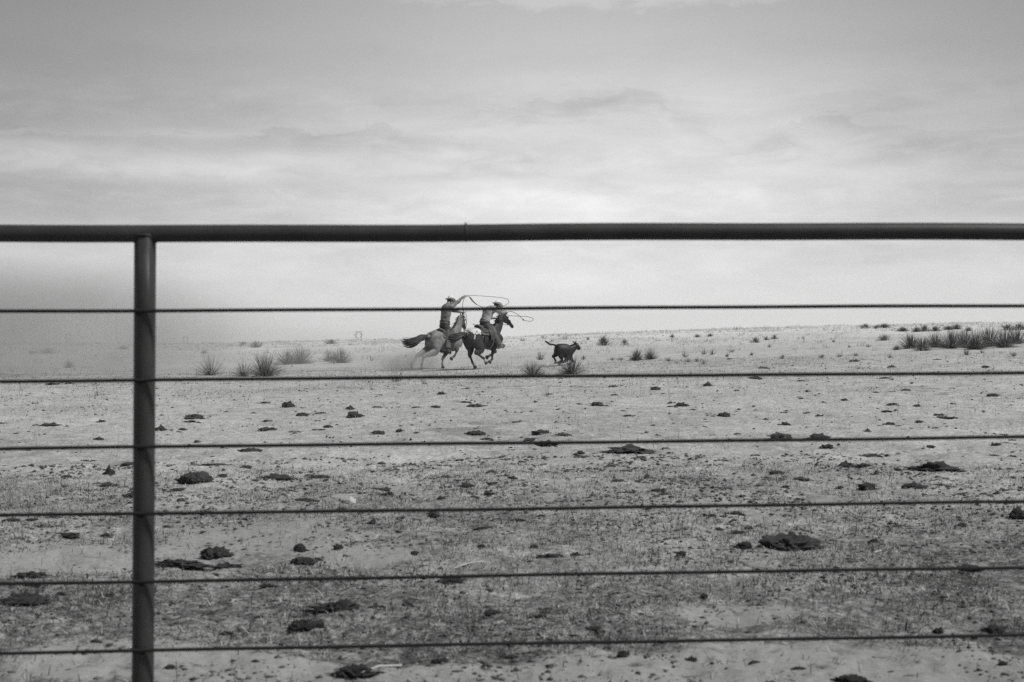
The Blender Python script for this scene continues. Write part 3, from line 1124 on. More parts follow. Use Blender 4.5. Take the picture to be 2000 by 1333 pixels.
MEDIUM = [(62, 1153, 25, 9), (117, 1165, 16, 8), (207, 1167, 22, 8), (212, 925, 18, 16), (488, 884, 42, 11), (432, 931, 19, 10), (410, 909, 60, 7), (540, 940, 46, 12), (625, 932, 36, 8),
          (617, 1093, 20, 8), (660, 1075, 17, 15), (442, 1104, 50, 10), (930, 850, 37, 14), (1058, 850, 44, 14), (1068, 872, 44, 13), (1100, 854, 34, 6),
          (740, 850, 28, 10), (779, 847, 15, 5), (520, 842, 37, 12), (312, 842, 22, 11), (640, 836, 16, 8), (375, 817, 44, 14), (92, 834, 42, 8), (562, 799, 28, 17), (588, 812, 25, 10),
          (693, 812, 36, 14), (625, 807, 22, 6), (683, 799, 17, 8), (735, 797, 20, 5), (849, 796, 24, 7), (930, 794, 37, 9), (862, 772, 16, 7), (1168, 797, 25, 11), (1333, 793, 28, 9),
          (1415, 815, 25, 15), (1383, 756, 18, 9), (1477, 742, 26, 8), (1280, 763, 24, 10), (1198, 757, 18, 5), (1492, 722, 22, 5), (1426, 703, 9, 4), (1536, 828, 20, 8), (1617, 879, 31, 13),
          (1655, 912, 31, 11), (1690, 919, 20, 9), (1698, 959, 36, 17), (1790, 957, 38, 16), (1878, 966, 22, 9), (1530, 860, 46, 14), (1604, 862, 46, 13), (1740, 830, 22, 8), (1695, 844, 14, 8),
          (1710, 1060, 17, 15), (1390, 1014, 14, 7), (1405, 1036, 14, 8), (1835, 1240, 18, 15), (1950, 1238, 30, 17), (1895, 1120, 56, 13), (1376, 1174, 13, 13), (1352, 1292, 18, 9),
          (1475, 1294, 19, 11), (1217, 1294, 24, 15), (760, 975, 15, 12), (862, 985, 15, 8), (848, 1013, 22, 12), (1135, 887, 18, 9), (1252, 893, 22, 7), (1265, 931, 14, 8), (1285, 963, 20, 10),
          (1330, 1083, 20, 15), (1080, 1096, 52, 14), (1124, 1093, 18, 12), (808, 1083, 14, 11), (726, 1023, 16, 9), (1044, 1075, 13, 9), (880, 1133, 46, 14), (962, 1208, 30, 12), (1056, 1211, 26, 9),
          (1120, 1244, 22, 9), (1160, 1234, 24, 8), (590, 1240, 50, 24), (622, 1236, 22, 16), (735, 1195, 30, 12), (795, 1189, 20, 11), (1565, 745, 20, 5), (1730, 741, 24, 5), (1745, 790, 22, 6), (1792, 791, 16, 6),
          (1940, 776, 24, 9), (1672, 707, 24, 5), (1833, 703, 14, 3), (1743, 717, 18, 5), (1926, 719, 14, 5), (1440, 763, 10, 4), (1108, 737, 12, 4), (1650, 783, 14, 5), (1797, 826, 14, 5), (1847, 820, 34, 5),
          (1200, 775, 14, 4), (1310, 786, 12, 4), (1820, 875, 14, 7), (1950, 870, 20, 8), (1942, 886, 22, 5), (1980, 890, 16, 6), (130, 930, 18, 6), (330, 1318, 20, 10), (135, 1052, 30, 12), (205, 1048, 16, 6),
          (1560, 1312, 22, 8), (1960, 1297, 20, 8), (1185, 1275, 14, 8), (860, 1300, 30, 12), (1000, 1290, 24, 10), (440, 1240, 28, 8), (505, 1213, 16, 8), (255, 975, 30, 8), (20, 1024, 26, 8), (60, 1022, 20, 5),
          (940, 1075, 14, 8), (520, 1150, 26, 8), (1535, 958, 12, 6), (1640, 953, 14, 7), (1450, 975, 12, 5), (1880, 1030, 18, 6), (1760, 1026, 40, 6), (960, 920, 20, 6), (1000, 940, 18, 7), (870, 930, 18, 6)]
PLAIN = 'plain dark dried cow pat lying on the cropped pasture'
CRUMB = 'small dark dung clump among the cropped grass'
CRUMBS = 'small dung clumps among the grass'


def place_lump(name, me, px, py, wp, hp, lab, grp, cat, m):
    p, t = ground_hit(px, py)
    k = t / FPX
    w, h = wp * k, hp * k
    # what is seen of the height is mostly the depth of the flat pat seen at a low angle
    tilt = max(.03, (CAM_H - p.z) / t)
    dep = min(w * .85, max(w * .45, h * .35 / tilt))
    hh = max(.35 * h, h - dep * tilt * .5) * .62
    o = obj(name, me, m, None, (p.x, p.y + dep * .4, 0), random.uniform(-.35, .35) + random.choice((0, math.pi)))
    o.scale = (w * .5, dep * .5, hh * .95)
    o.location.z = float(terrain(p.x, p.y + dep * .4)) + hh * .25
    tag(o, lab, cat, grp)
    if w > .05:
        PATS.append((p.x, p.y + dep * .4, w * .5, dep * .5))
    return o


PATS = []


def pat_label(o, kd, noun):
    w = o.scale.x * 2
    size = 'broad' if w > .30 else 'middling' if w > .17 else 'small' if w > .09 else 'tiny'
    shape = ('domed dark', 'ragged crumbled', 'two-lobed dark')[kd]
    y = o.location.y - 4.9
    where = 'just behind the fence' if y < 2.5 else 'a few steps behind the fence' if y < 6 else 'well out on the cropped pasture' if y < 16 else 'far out on the pasture towards the horses'
    return '%s %s %s %s' % (size, shape, noun, where)


def make_dung():
    for i, (px, py, w, h, kd, lab) in enumerate(BIG):
        me = lump_mesh('dung', 11 + i, lobes=kd, sub=4, rough=.34 if kd > 0 else .5)
        place_lump('cow_pat', me, px, py, w, h, lab, None, 'cow pat', DUNG)
    pool = [lump_mesh('dung', 50 + i, lobes=(1, -1, 1, -1, 2, 1, -1, 1)[i], sub=3, rough=.55) for i in range(8)]
    for me in pool:
        me.materials.append(DUNG)
    for i, (px, py, w, h) in enumerate(MEDIUM):
        if py < 900:
            w, h = w * .86, h * .9
        o = place_lump('cow_pat', pool[i % 8], px, py, w, h, PLAIN, PILE, 'cow pat', DUNG)
        o['label'] = pat_label(o, (0, 1, 0, 1, 2, 0, 1, 0)[i % 8], 'cow pat')
    small = [lump_mesh('dung_clump', 80 + i, lobes=(1, -1)[i % 2], sub=2, rough=.5) for i in range(6)]
    for me in small:
        me.materials.append(DUNG)
    rg = random.Random(5)
    c = 0
    while c < 170:
        px = rg.uniform(0, 2000)
        py = 738 + 320 * rg.random() ** 1.5
        if 740 < py < 1333:
            if fbm2(np.array(px / 160.), np.array(py / 40.), 3) < rg.uniform(-.3, .22):
                continue
            s = 2.6 + (py - 700) * .016
            w = s * (1.0 + rg.gammavariate(1.6, 1.0))
            o = place_lump('dung_clump', small[c % 6], px, py, w, w * rg.uniform(.14, .34), CRUMB, CRUMBS, 'dung', DUNG)
            o['label'] = pat_label(o, c % 2, 'dung clump')
            c += 1
    # crumbs too many and too small to pick apart
    x1, y1, d1 = scatter_wedge(70000, 5.0, 16.0)
    x2, y2, d2 = scatter_wedge(34000, 16.0, 50.0)
    x, y, d = np.concatenate([x1, x2]), np.concatenate([y1, y2]), np.concatenate([d1, d2])
    cl = fbm2(x / .55 + 5, y / .8 + 1, 3)
    k = RNG.random(len(x)) < np.clip(.62 + cl * 1.6 - .55 * bare_at(x, y), .04, 1) * np.interp(d, [5, 9, 13, 20, 50], [1, .9, .62, .55, .6])
    x, y, d = x[k], y[k], d[k]
    qx, qy = [], []
    for bx, by, rx, ry in PATS:                      # crumbs lying round every pat
        m_ = int(10 + 60 * min(rx, .25))
        a_ = RNG.uniform(0, 6.28, m_)
        r_ = .75 + np.abs(RNG.normal(0, .45, m_))
        qx.append(bx + np.cos(a_) * r_ * rx)
        qy.append(by + np.sin(a_) * r_ * ry * 1.3)
    x, y = np.concatenate([x] + qx), np.concatenate([y] + qy)
    d = np.hypot(x, y)
    ico = np.array([(1, 0, 0), (0, 1, 0), (-1, 0, 0), (0, -1, 0), (0, 0, 1), (0, 0, -1)], dtype=float)
    fac = np.array([(0, 1, 4), (1, 2, 4), (2, 3, 4), (3, 0, 4), (1, 0, 5), (2, 1, 5), (3, 2, 5), (0, 3, 5)])
    n = len(x)
    s = np.minimum(RNG.gamma(1.25, .0040, n), .014) * np.clip(d / 11, .8, 1.7) + .0022
    pal = RNG.random(n) < .05
    s = np.where(pal, np.minimum(s, .005), s)
    nv = len(ico)
    P = ico[None] * (1 + RNG.uniform(-.5, .5, (n, nv, 1)))
    P = P * np.stack([s * RNG.uniform(.9, 2.2, n), s * RNG.uniform(.8, 1.6, n), s * RNG.uniform(.35, .9, n)], 1)[:, None, :]
    ro = RNG.uniform(0, 6.28, n)
    c, sn = np.cos(ro)[:, None], np.sin(ro)[:, None]
    Q = np.stack([P[..., 0] * c - P[..., 1] * sn + x[:, None], P[..., 0] * sn + P[..., 1] * c + y[:, None], P[..., 2] + (terrain(x, y) + s * .15)[:, None]], 2)
    F = (fac[None] + (np.arange(n) * nv)[:, None, None]).reshape(-1, 3)
    tone = np.repeat(np.where(pal, RNG.uniform(.45, .65, n), RNG.uniform(.04, .15, n)), nv)
    me = mesh_np('dung_crumbs', Q.reshape(-1, 3), F, True, tone)
    o = obj('dung_crumbs', me, GRASS)
    tag(o, 'fine dung crumbs and grit strewn over the pasture', 'dung crumbs', kind='stuff')
    # pale stone
    place_lump('stone', lump_mesh('stone', 200, sub=3, rough=.25), 684, 989, 22, 17, 'single pale round stone half sunk in the pasture', None, 'stone', STONE)
    # sticks
    sticks = [([(1166, 1008), (1176, 995)], .006, 'short straight bleached stick standing just under the fourth rod'),
              ([(1440, 1228), (1442, 1208)], .006, 'short bleached stick standing upright beside bare soil'),
              ([(1238, 1155), (1262, 1160), (1280, 1164)], .006, 'thin forked bleached twig lying below the fifth rod'),
              ([(886, 1117), (905, 1109), (925, 1104), (950, 1102)], .005, 'long curved pale twig lying above the fifth rod'),
              ([(1657, 998), (1675, 1008), (1700, 1012), (1728, 1014), (1750, 1006)], .007, 'long bent bleached branch lying under the fourth rod'),
              ([(1708, 1089), (1722, 1082)], .008, 'short thick pale stick lying right of the largest cow pat'),
              ([(705, 1331), (740, 1321), (785, 1313)], .006, 'long pale twig lying by the crumbled dung pile at the bottom'),
              ([(1868, 1262), (1880, 1270), (1900, 1272)], .005, 'short hooked pale twig on the grass below the lowest rod')]
    for pts, r, lab in sticks:
        r *= .8
        P3 = []
        up = 'standing' in lab
        p0, t0 = ground_hit(*pts[0])
        for q, (px, py) in enumerate(pts):
            if up:
                rr = ray(px, py)
                P3.append(Vector((0, 0, CAM_H)) + rr * (p0.y / rr.y))
            else:
                g, _ = ground_hit(px, py)
                P3.append(g + Vector((0, 0, r + .013)))
        o0 = P3[0].copy()
        V, F = tube([p - o0 for p in P3], [r] * (len(P3) - 1) + [r * .6], 7, True, .15)
        o = obj('stick', mesh_py('stick', V, F), STICK, None, o0)
        tag(o, lab, 'stick')


make_dung()

# ------------------------------------------------------------------ animals and riders


def catmull(arr, k):
    a = np.asarray(arr, dtype=float)
    n = len(a)
    out = []
    for i in range(n - 1):
        p0, p1, p2, p3 = a[max(i - 1, 0)], a[i], a[i + 1], a[min(i + 2, n - 1)]
        for j in range(k):
            t = j / k
            out.append(.5 * ((2 * p1) + (-p0 + p2) * t + (2 * p0 - 5 * p1 + 4 * p2 - p3) * t * t + (-p0 + 3 * p1 - 3 * p2 + p3) * t ** 3))
    out.append(a[-1])
    return np.array(out)


def loft(rows, lat=(0, 1, 0), n=18, k=4):
    """rows: (x, y, z, r_lateral, r_other); a smooth closed tube of elliptical sections"""
    S = catmull(rows, k)
    lat = Vector(lat)
    V, F = [], []
    m = len(S)
    for i in range(m):
        p = Vector(S[i][:3])
        t = Vector(S[min(i + 1, m - 1)][:3]) - Vector(S[max(i - 1, 0)][:3])
        t.normalize()
        L = lat if abs(t.dot(lat)) < .95 else Vector((1, 0, 0))
        b = t.cross(L).normalized()
        a = b.cross(t).normalized()
        ra, rb = max(S[i][3], .002), max(S[i][4], .002)
        for q in range(n):
            f = 2 * math.pi * q / n
            V.append(p + a * (ra * math.cos(f)) + b * (rb * math.sin(f)))
    for i in range(m - 1):
        for q in range(n):
            q2 = (q + 1) % n
            F.append((i * n + q, i * n + q2, (i + 1) * n + q2, (i + 1) * n + q))
    V += [Vector(S[0][:3]), Vector(S[-1][:3])]
    e = (m - 1) * n
    for q in range(n):
        q2 = (q + 1) % n
        F.append((len(V) - 2, q2, q))
        F.append((len(V) - 1, e + q, e + q2))
    return V, F


def fuse(name, parts, voxel, smooth=5, off=Vector((0, 0, 0)), disp=0.0, dscale=8.0):
    """melt overlapping closed shapes into one continuous skin"""
    V, F = join(*parts)
    me = mesh_py(name + '_raw', [v - off for v in V], F)
    bm = bmesh.new()
    bm.from_mesh(me)
    bmesh.ops.recalc_face_normals(bm, faces=bm.faces)
    bm.to_mesh(me)
    bm.free()
    o = bpy.data.objects.new('raw', me)
    COL.objects.link(o)
    r = o.modifiers.new('r', 'REMESH')
    r.mode = 'VOXEL'
    r.voxel_size = voxel
    s = o.modifiers.new('s', 'SMOOTH')
    s.factor = .5
    s.iterations = smooth
    dg = bpy.context.evaluated_depsgraph_get()
    out = bpy.data.meshes.new_from_object(o.evaluated_get(dg))
    out.name = name
    bpy.data.objects.remove(o)
    bpy.data.meshes.remove(me)
    if disp:
        out.update()
        nr = [v.normal.copy() for v in out.vertices]
        for v, q in zip(out.vertices, nr):
            v.co += q * (disp * mnoise.noise(v.co * dscale))
    out.polygons.foreach_set('use_smooth', np.ones(len(out.polygons), dtype=bool))
    return out


def paint(me, fn):
    a = me.color_attributes.new('tone', 'FLOAT_COLOR', 'POINT')
    d = np.ones((len(me.vertices), 4), dtype=np.float32)
    for i, v in enumerate(me.vertices):
        t = fn(v.co)
        d[i, 0] = d[i, 1] = d[i, 2] = t
    a.data.foreach_set('color', d.ravel())


class Frame:
    """local frame of a running animal: +x ahead, +y to its left, z up from its ground point"""

    def __init__(s, px, py, yaw_deg, dz=0.0):
        s.o, _ = ground_hit(px, py)
        s.o.z += dz
        s.yaw = math.radians(yaw_deg)
        s.f = Vector((math.cos(s.yaw), math.sin(s.yaw), 0))
        s.l = Vector((-math.sin(s.yaw), math.cos(s.yaw), 0))

    def P(s, px, py, y=0.0):
        """where the view line through a pixel meets the vertical plane y = const of the animal"""
        r = ray(px, py)
        c = Vector((0, 0, CAM_H))
        t = ((s.o + s.l * y) - c).dot(s.l) / r.dot(s.l)
        w = c + r * t - s.o
        return Vector((w.dot(s.f), y, w.z))


def ik(a, b, l1, l2, pole):
    a, b = Vector(a), Vector(b)
    d = b - a
    L = min(d.length, (l1 + l2) * .999)
    u = d.normalized()
    x = (l1 * l1 - l2 * l2 + L * L) / (2 * L)
    h = math.sqrt(max(0, l1 * l1 - x * x))
    p = Vector(pole)
    p = (p - u * p.dot(u)).normalized()
    return a + u * x + p * h


def rows(pts, rad):
    return [(p[0], p[1], p[2], r[0], r[1]) for p, r in zip(pts, rad)]


def lerp(a, b, t):
    return Vector(a) * (1 - t) + Vector(b) * t


TORSO = [(-.80, 1.20, .07, .10), (-.74, 1.17, .17, .21), (-.60, 1.155, .25, .30), (-.42, 1.15, .275, .32), (-.20, 1.12, .265, .30), (0.0, 1.09, .275, .31), (.20, 1.08, .275, .335),
         (.38, 1.09, .25, .375), (.52, 1.10, .225, .37), (.66, 1.09, .19, .30), (.78, 1.07, .135, .20), (.85, 1.06, .06, .10)]


class Horse:
    def __init__(h, fr, dz, pitch, scale=1.0, tx=0.0):
        h.fr, h.dz, h.pitch, h.sc, h.tx = fr, dz, pitch, scale, tx

    def B(h, x, y, z):
        """body point to animal frame (the trunk pitched about its middle and shifted)"""
        c, s = math.cos(h.pitch), math.sin(h.pitch)
        x, y, z = x * h.sc, y * h.sc, z * h.sc
        zc = 1.1 * h.sc
        return Vector((c * x - s * (z - zc) + h.tx, y, zc + s * x + c * (z - zc) + h.dz))

    def sec(h, x):
        T = np.array(TORSO)
        return [float(np.interp(x, T[:, 0], T[:, i])) for i in (1, 2, 3)]

    def surf(h, x, phi, off):
        """point on the trunk, phi from the spine, plus an offset"""
        zc, w, hh = h.sec(x)
        if .22 < x < .62:
            hh += .055 * math.exp(-((x - .42) / .13) ** 2) * max(0, math.cos(phi)) ** 4
        return h.B(x, (w + off) * math.sin(phi), zc + (hh + off) * math.cos(phi))

    def patch(h, name, x0, x1, p0, p1, off, thick, m, parent, o, nx=14, npn=26, shape=None):
        V, F = [], []
        for layer in (0, 1):
            for i in range(nx + 1):
                for j in range(npn + 1):
                    ph = p0 + (p1 - p0) * j / npn
                    xa, xb = x0, x1
                    if shape:
                        xa, xb = shape(ph, x0, x1)
                    x = xa + (xb - xa) * i / nx
                    V.append(h.surf(x, ph, off + thick * layer + .004 * math.sin(i * 2.1 + j)) - o)
        q = npn + 1
        N = (nx + 1) * q
        for i in range(nx):
            for j in range(npn):
                a = i * q + j
                F.append((a, a + q, a + q + 1, a + 1))
                F.append((N + a, N + a + 1, N + a + q + 1, N + a + q))
        for i in range(nx):
            for j in (0, npn):
                a, b = i * q + j, (i + 1) * q + j
                F.append((a, b, N + b, N + a) if j else (a, N + a, N + b, b))
        for j in range(npn):
            for i in (0, nx):
                a, b = i * q + j, i * q + j + 1
                F.append((a, N + a, N + b, b) if i else (a, b, N + b, N + a))
        return obj(name, mesh_py(name, V, F), m, parent)


HIND_R = [(.15, .25), (.135, .21), (.10, .145), (.072, .098), (.052, .072), (.036, .045), (.034, .042), (.042, .05), (.036, .042), (.045, .055)]
FORE_R = [(.10, .19), (.10, .16), (.085, .115), (.062, .078), (.050, .056), (.036, .040), (.033, .039), (.041, .047), (.036, .042), (.045, .055)]


def leg_rows(j, R, hind):
    """j: top, elbow or stifle, knee or hock, fetlock, toe"""
    top, a, b, c, d = [Vector(q) for q in j]
    if hind:
        bump = (b - lerp(a, c, .5)).normalized() * .012
        pts = [top, lerp(top, a, .5), a, lerp(a, b, .55), b + bump, lerp(b, c, .28), lerp(b, c, .7), c, lerp(c, d, .5), lerp(c, d, .85)]
    else:
        pts = [top, lerp(top, a, .55), a, lerp(a, b, .5), b, lerp(b, c, .3), lerp(b, c, .7), c, lerp(c, d, .5), lerp(c, d, .85)]
    return rows(pts, R)


def hoof(c, d, m, parent, o):
    c, d = Vector(c), Vector(d)
    u = (d - c).normalized()
    r = rows([lerp(c, d, .62), lerp(c, d, .85), d + u * .015, d + u * .018], [(.043, .05), (.052, .06), (.061, .072), (.03, .04)])
    V, F = loft(r, n=14, k=2)
    return obj('hoof', mesh_py('hoof', [v - o for v in V], F), m, parent)


def strands(name, base_pts, dirs, n, length, rad, m, parent, o, seed, droop=.25, spread=.06, wave=.03):
    rg = random.Random(seed)
    parts = []
    for i in range(n):
        u = rg.random()
        k = u * (len(base_pts) - 1)
        a = int(min(k, len(base_pts) - 2)) if len(base_pts) > 1 else 0
        b0 = lerp(base_pts[a], base_pts[a + 1], k - a) if len(base_pts) > 1 else Vector(base_pts[0])
        d = lerp(dirs[a], dirs[a + 1], k - a) if len(dirs) > 1 else Vector(dirs[0])
        d = (d + Vector((rg.gauss(0, spread), rg.gauss(0, spread), rg.gauss(0, spread)))).normalized()
        L = length * rg.uniform(.65, 1.05)
        pts, rr = [], []
        ph = rg.uniform(0, 6)
        for q in range(7):
            t = q / 6
            pts.append(b0 + d * (L * t) + Vector((0, 0, -droop * L * t * t)) + Vector((0, math.sin(ph + 4 * t), math.cos(ph + 3 * t))) * wave * t - o)
            rr.append(rad * (1 - .85 * t ** 2) * rg.uniform(.8, 1.1))
        parts.append(tube(pts, rr, 5))
    V, F = join(*parts)
    ob = obj(name, mesh_py(name, V, F), m, parent)
    return ob


def build_horse(name, label, H, legs, neck, head, tail_dirs, tail_len, tone, dark, mane_tone, seed):
    """legs: hl, hr, fl, fr lists of joints after the top; neck: points from withers base to poll; head: poll to muzzle"""
    fr = H.fr
    root = empty(name, fr.o, fr.yaw)
    tag(root, label, 'horse', 'horses ridden after the calf')
    o = Vector((0, 0, 0))
    parts = [loft([(*H.B(x, 0, z), w, hh) for x, z, w, hh in TORSO], n=28, k=5)]
    # withers, croup and chest muscles
    parts.append(loft([(*H.B(.20, 0, 1.36), .06, .05), (*H.B(.42, 0, 1.43), .075, .075), (*H.B(.60, 0, 1.38), .07, .06)]))
    for s in (-1, 1):
        parts.append(loft([(*H.B(-.20, .13 * s, 1.28), .08, .10), (*H.B(-.42, .15 * s, 1.27), .125, .18), (*H.B(-.62, .13 * s, 1.20), .125, .20), (*H.B(-.76, .10 * s, 1.06), .08, .14)]))
        parts.append(loft([(*H.B(.72, .10 * s, 1.14), .09, .10), (*H.B(.78, .10 * s, 1.02), .10, .12), (*H.B(.70, .10 * s, .90), .07, .10)]))
    tops = {'hl': H.B(-.52, .15, 1.10), 'hr': H.B(-.52, -.15, 1.10), 'fl': H.B(.54, .145, 1.12), 'fr': H.B(.54, -.145, 1.12)}
    hv = mat('horse_hoof', .10, .7, var=.3, scale=20)
    for key, j in legs.items():
        jj = [tops[key]] + [Vector(q) for q in j]
        parts.append(loft(leg_rows(jj, HIND_R if key[0] == 'h' else FORE_R, key[0] == 'h'), n=16, k=4))
        hoof(jj[3], jj[4], hv, root, o)
    nk = [Vector(q) for q in neck]
    NR = [(.16, .30), (.13, .235), (.105, .175), (.088, .135), (.075, .105)]
    nrow = rows([nk[0], lerp(nk[0], nk[1], .5), nk[1], lerp(nk[1], nk[2], .55), nk[2]], NR)
    parts.append(loft(nrow, n=18, k=4))
    poll, muz = Vector(head[0]), Vector(head[1])
    u = (muz - poll).normalized()
    side = Vector((0, 1, 0))
    if len(head) > 2:
        side = Vector(head[2]).normalized()
    fwd = u.cross(side).normalized()
    if fwd.z < 0:
        fwd = -fwd
    Lh = (muz - poll).length
    hr = [(-.04, .055, .06, -.01), (.04, .082, .105, -.02), (.22, .095, .145, -.045), (.42, .078, .112, -.025), (.62, .058, .078, -.005), (.80, .052, .064, 0), (.93, .054, .062, -.004), (1.0, .036, .042, -.01)]
    parts.append(loft([(*(poll + u * (Lh * t) + fwd * dd), a, b) for t, a, b, dd in hr], lat=side, n=18, k=4))
    for s in (-1, 1):       # ears, eye sockets
        e = poll + side * (.05 * s) + fwd * .07 - u * .01
        ed = (fwd * .75 - u * .75 + side * (.18 * s)).normalized()
        parts.append(loft(rows([e - ed * .02, e + ed * .05, e + ed * .10, e + ed * .155], [(.02, .022), (.032, .020), (.026, .014), (.006, .005)]), lat=side, n=10, k=3))
        parts.append(ball(poll + u * (Lh * .30) + side * (.078 * s) + fwd * .05, .032, 8, 6))
    # dock
    tpx = [Vector(q) for q in tail_dirs]
    tb = H.B(-.74, 0, 1.27)
    tpx[0] = tb
    P = [Vector(q) for q in catmull([tuple(q) for q in tpx], 4)]
    parts.append(loft(rows([tb + Vector((.14, 0, -.02)), tb, P[3], P[6]], [(.07, .07), (.055, .055), (.04, .04), (.02, .02)]), n=12, k=3))
    me = fuse(name + '_body', parts, .016, 6)
    paint(me, tone)
    hide = mat(name + '_hide', .2, .62, var=.10, scale=7, attr=True, spec=.3, detail=4)
    obj('body', me, hide, root)
    eye = mat('eye_dark', .01, .15, spec=.6)
    for s in (-1, 1):
        V, F = ball(poll + u * (Lh * .30) + side * (.100 * s) + fwd * .055, .017, 8, 6)
        obj('eye', mesh_py('eye', V, F), eye, root)
    hair = mat(name + '_hair', mane_tone, .6, var=.35, scale=14, spec=.35)
    # tail: a thick root that breaks into strands
    rg = random.Random(seed)
    tp = []
    for i in range(190):
        ph = rg.uniform(0, 6.28)
        rr = rg.random() ** .6
        st = rg.uniform(0, .45)
        en = rg.uniform(.62, 1.08)
        cu = rg.uniform(-.5, 1)
        q_, w_ = [], []
        for k in range(10):
            t = st + (en - st) * k / 9
            kk = min(t, 1.0) * (len(P) - 1)
            a = int(min(kk, len(P) - 2))
            c = lerp(P[a], P[a + 1], kk - a)
            if t > 1:
                c = c + (P[-1] - P[-2]) * ((t - 1) * (len(P) - 1))
            sp = (.030 + tail_len * math.sin(min(1, t) * 2.6) + .03 * t) * rr
            q_.append(c + Vector((.3 * math.cos(ph), .8 * math.cos(ph), math.sin(ph) * 1.1)) * sp + Vector((0, 0, -.10 * (t - st) ** 2 * cu)))
            w_.append((.011 + .004 * math.sin(t * 3)) * (1 - .88 * (k / 9) ** 3))
        tp.append(tube(q_, w_, 5))
    V, F = join(*tp)
    obj('tail', mesh_py('tail', V, F), hair, root)
    # mane along the crest
    crest, cd = [], []
    for t in np.linspace(0, 1, 7):
        k = t * 2
        a = 0 if k < 1 else 1
        c = lerp(nk[a], nk[a + 1], k - a)
        tan = (nk[2] - nk[0]).normalized()
        upv = Vector((-tan.z, 0, tan.x))
        R = np.interp(t, [0, .25, .5, .77, 1], [q[1] for q in NR])
        crest.append(c + upv * (R * .93))
        cd.append((upv * .55 + Vector((-.75, -.42, .10))).normalized())
    strands('mane', crest, cd, 70, .20, .014, hair, root, o, seed + 3, .55, .18, .02)
    strands('forelock', [poll + fwd * .09, poll + fwd * .10 + u * .03], [(u * .9 + fwd * .2)], 14, .18, .012, hair, root, o, seed + 5, .1, .2, .01)
    return root, dict(poll=poll, muz=muz, u=u, side=side, fwd=fwd, Lh=Lh, neck=nk)


def lim(v, a, b):
    return max(a, min(b, v))


def make_bridle(fr, hd, hand, label):
    leather = mat('bridle_leather', .045, .6, var=.2, scale=20)
    root = empty('bridle', fr.o + fr.f * hd['poll'].x + fr.l * hd['poll'].y + Vector((0, 0, hd['poll'].z)), fr.yaw)
    tag(root, label, 'bridle', 'bridles worn by the horses')
    o = hd['poll']
    u, s, f, L = hd['u'], hd['side'], hd['fwd'], hd['Lh']

    def ring(t, a, b, dd, r):
        pts = []
        for k in range(19):
            q = 2 * math.pi * k / 18
            pts.append(hd['poll'] + u * (L * t) + f * (dd + b * math.sin(q)) + s * (a * math.cos(q)) - o)
        return tube(pts, r, 6, False)
    V, F = ring(.03, .092, .118, -.02, .012)
    obj('headstall', mesh_py('headstall', V, F), leather, root)
    V, F = ring(.60, .066, .088, -.005, .011)
    obj('noseband', mesh_py('noseband', V, F), leather, root)
    bit = []
    for q in (-1, 1):
        pts = [hd['poll'] + s * (.09 * q) + f * .02, hd['poll'] + u * (L * .3) + s * (.104 * q) + f * -.02, hd['poll'] + u * (L * .78) + s * (.062 * q) - f * .02]
        V, F = tube([p - o for p in pts], .010, 6)
        obj('cheek_strap', mesh_py('cheek_strap', V, F), leather, root)
        bit.append(pts[-1])
        hnd = Vector(hand)
        mid = lerp(pts[-1], hnd, .5) + Vector((0, .12 * q, -.05))
        V, F = tube([Vector(p) - o for p in catmull([tuple(pts[-1]), tuple(mid), tuple(hnd)], 5)], .009, 6)
        obj('rein', mesh_py('rein', V, F), leather, root)


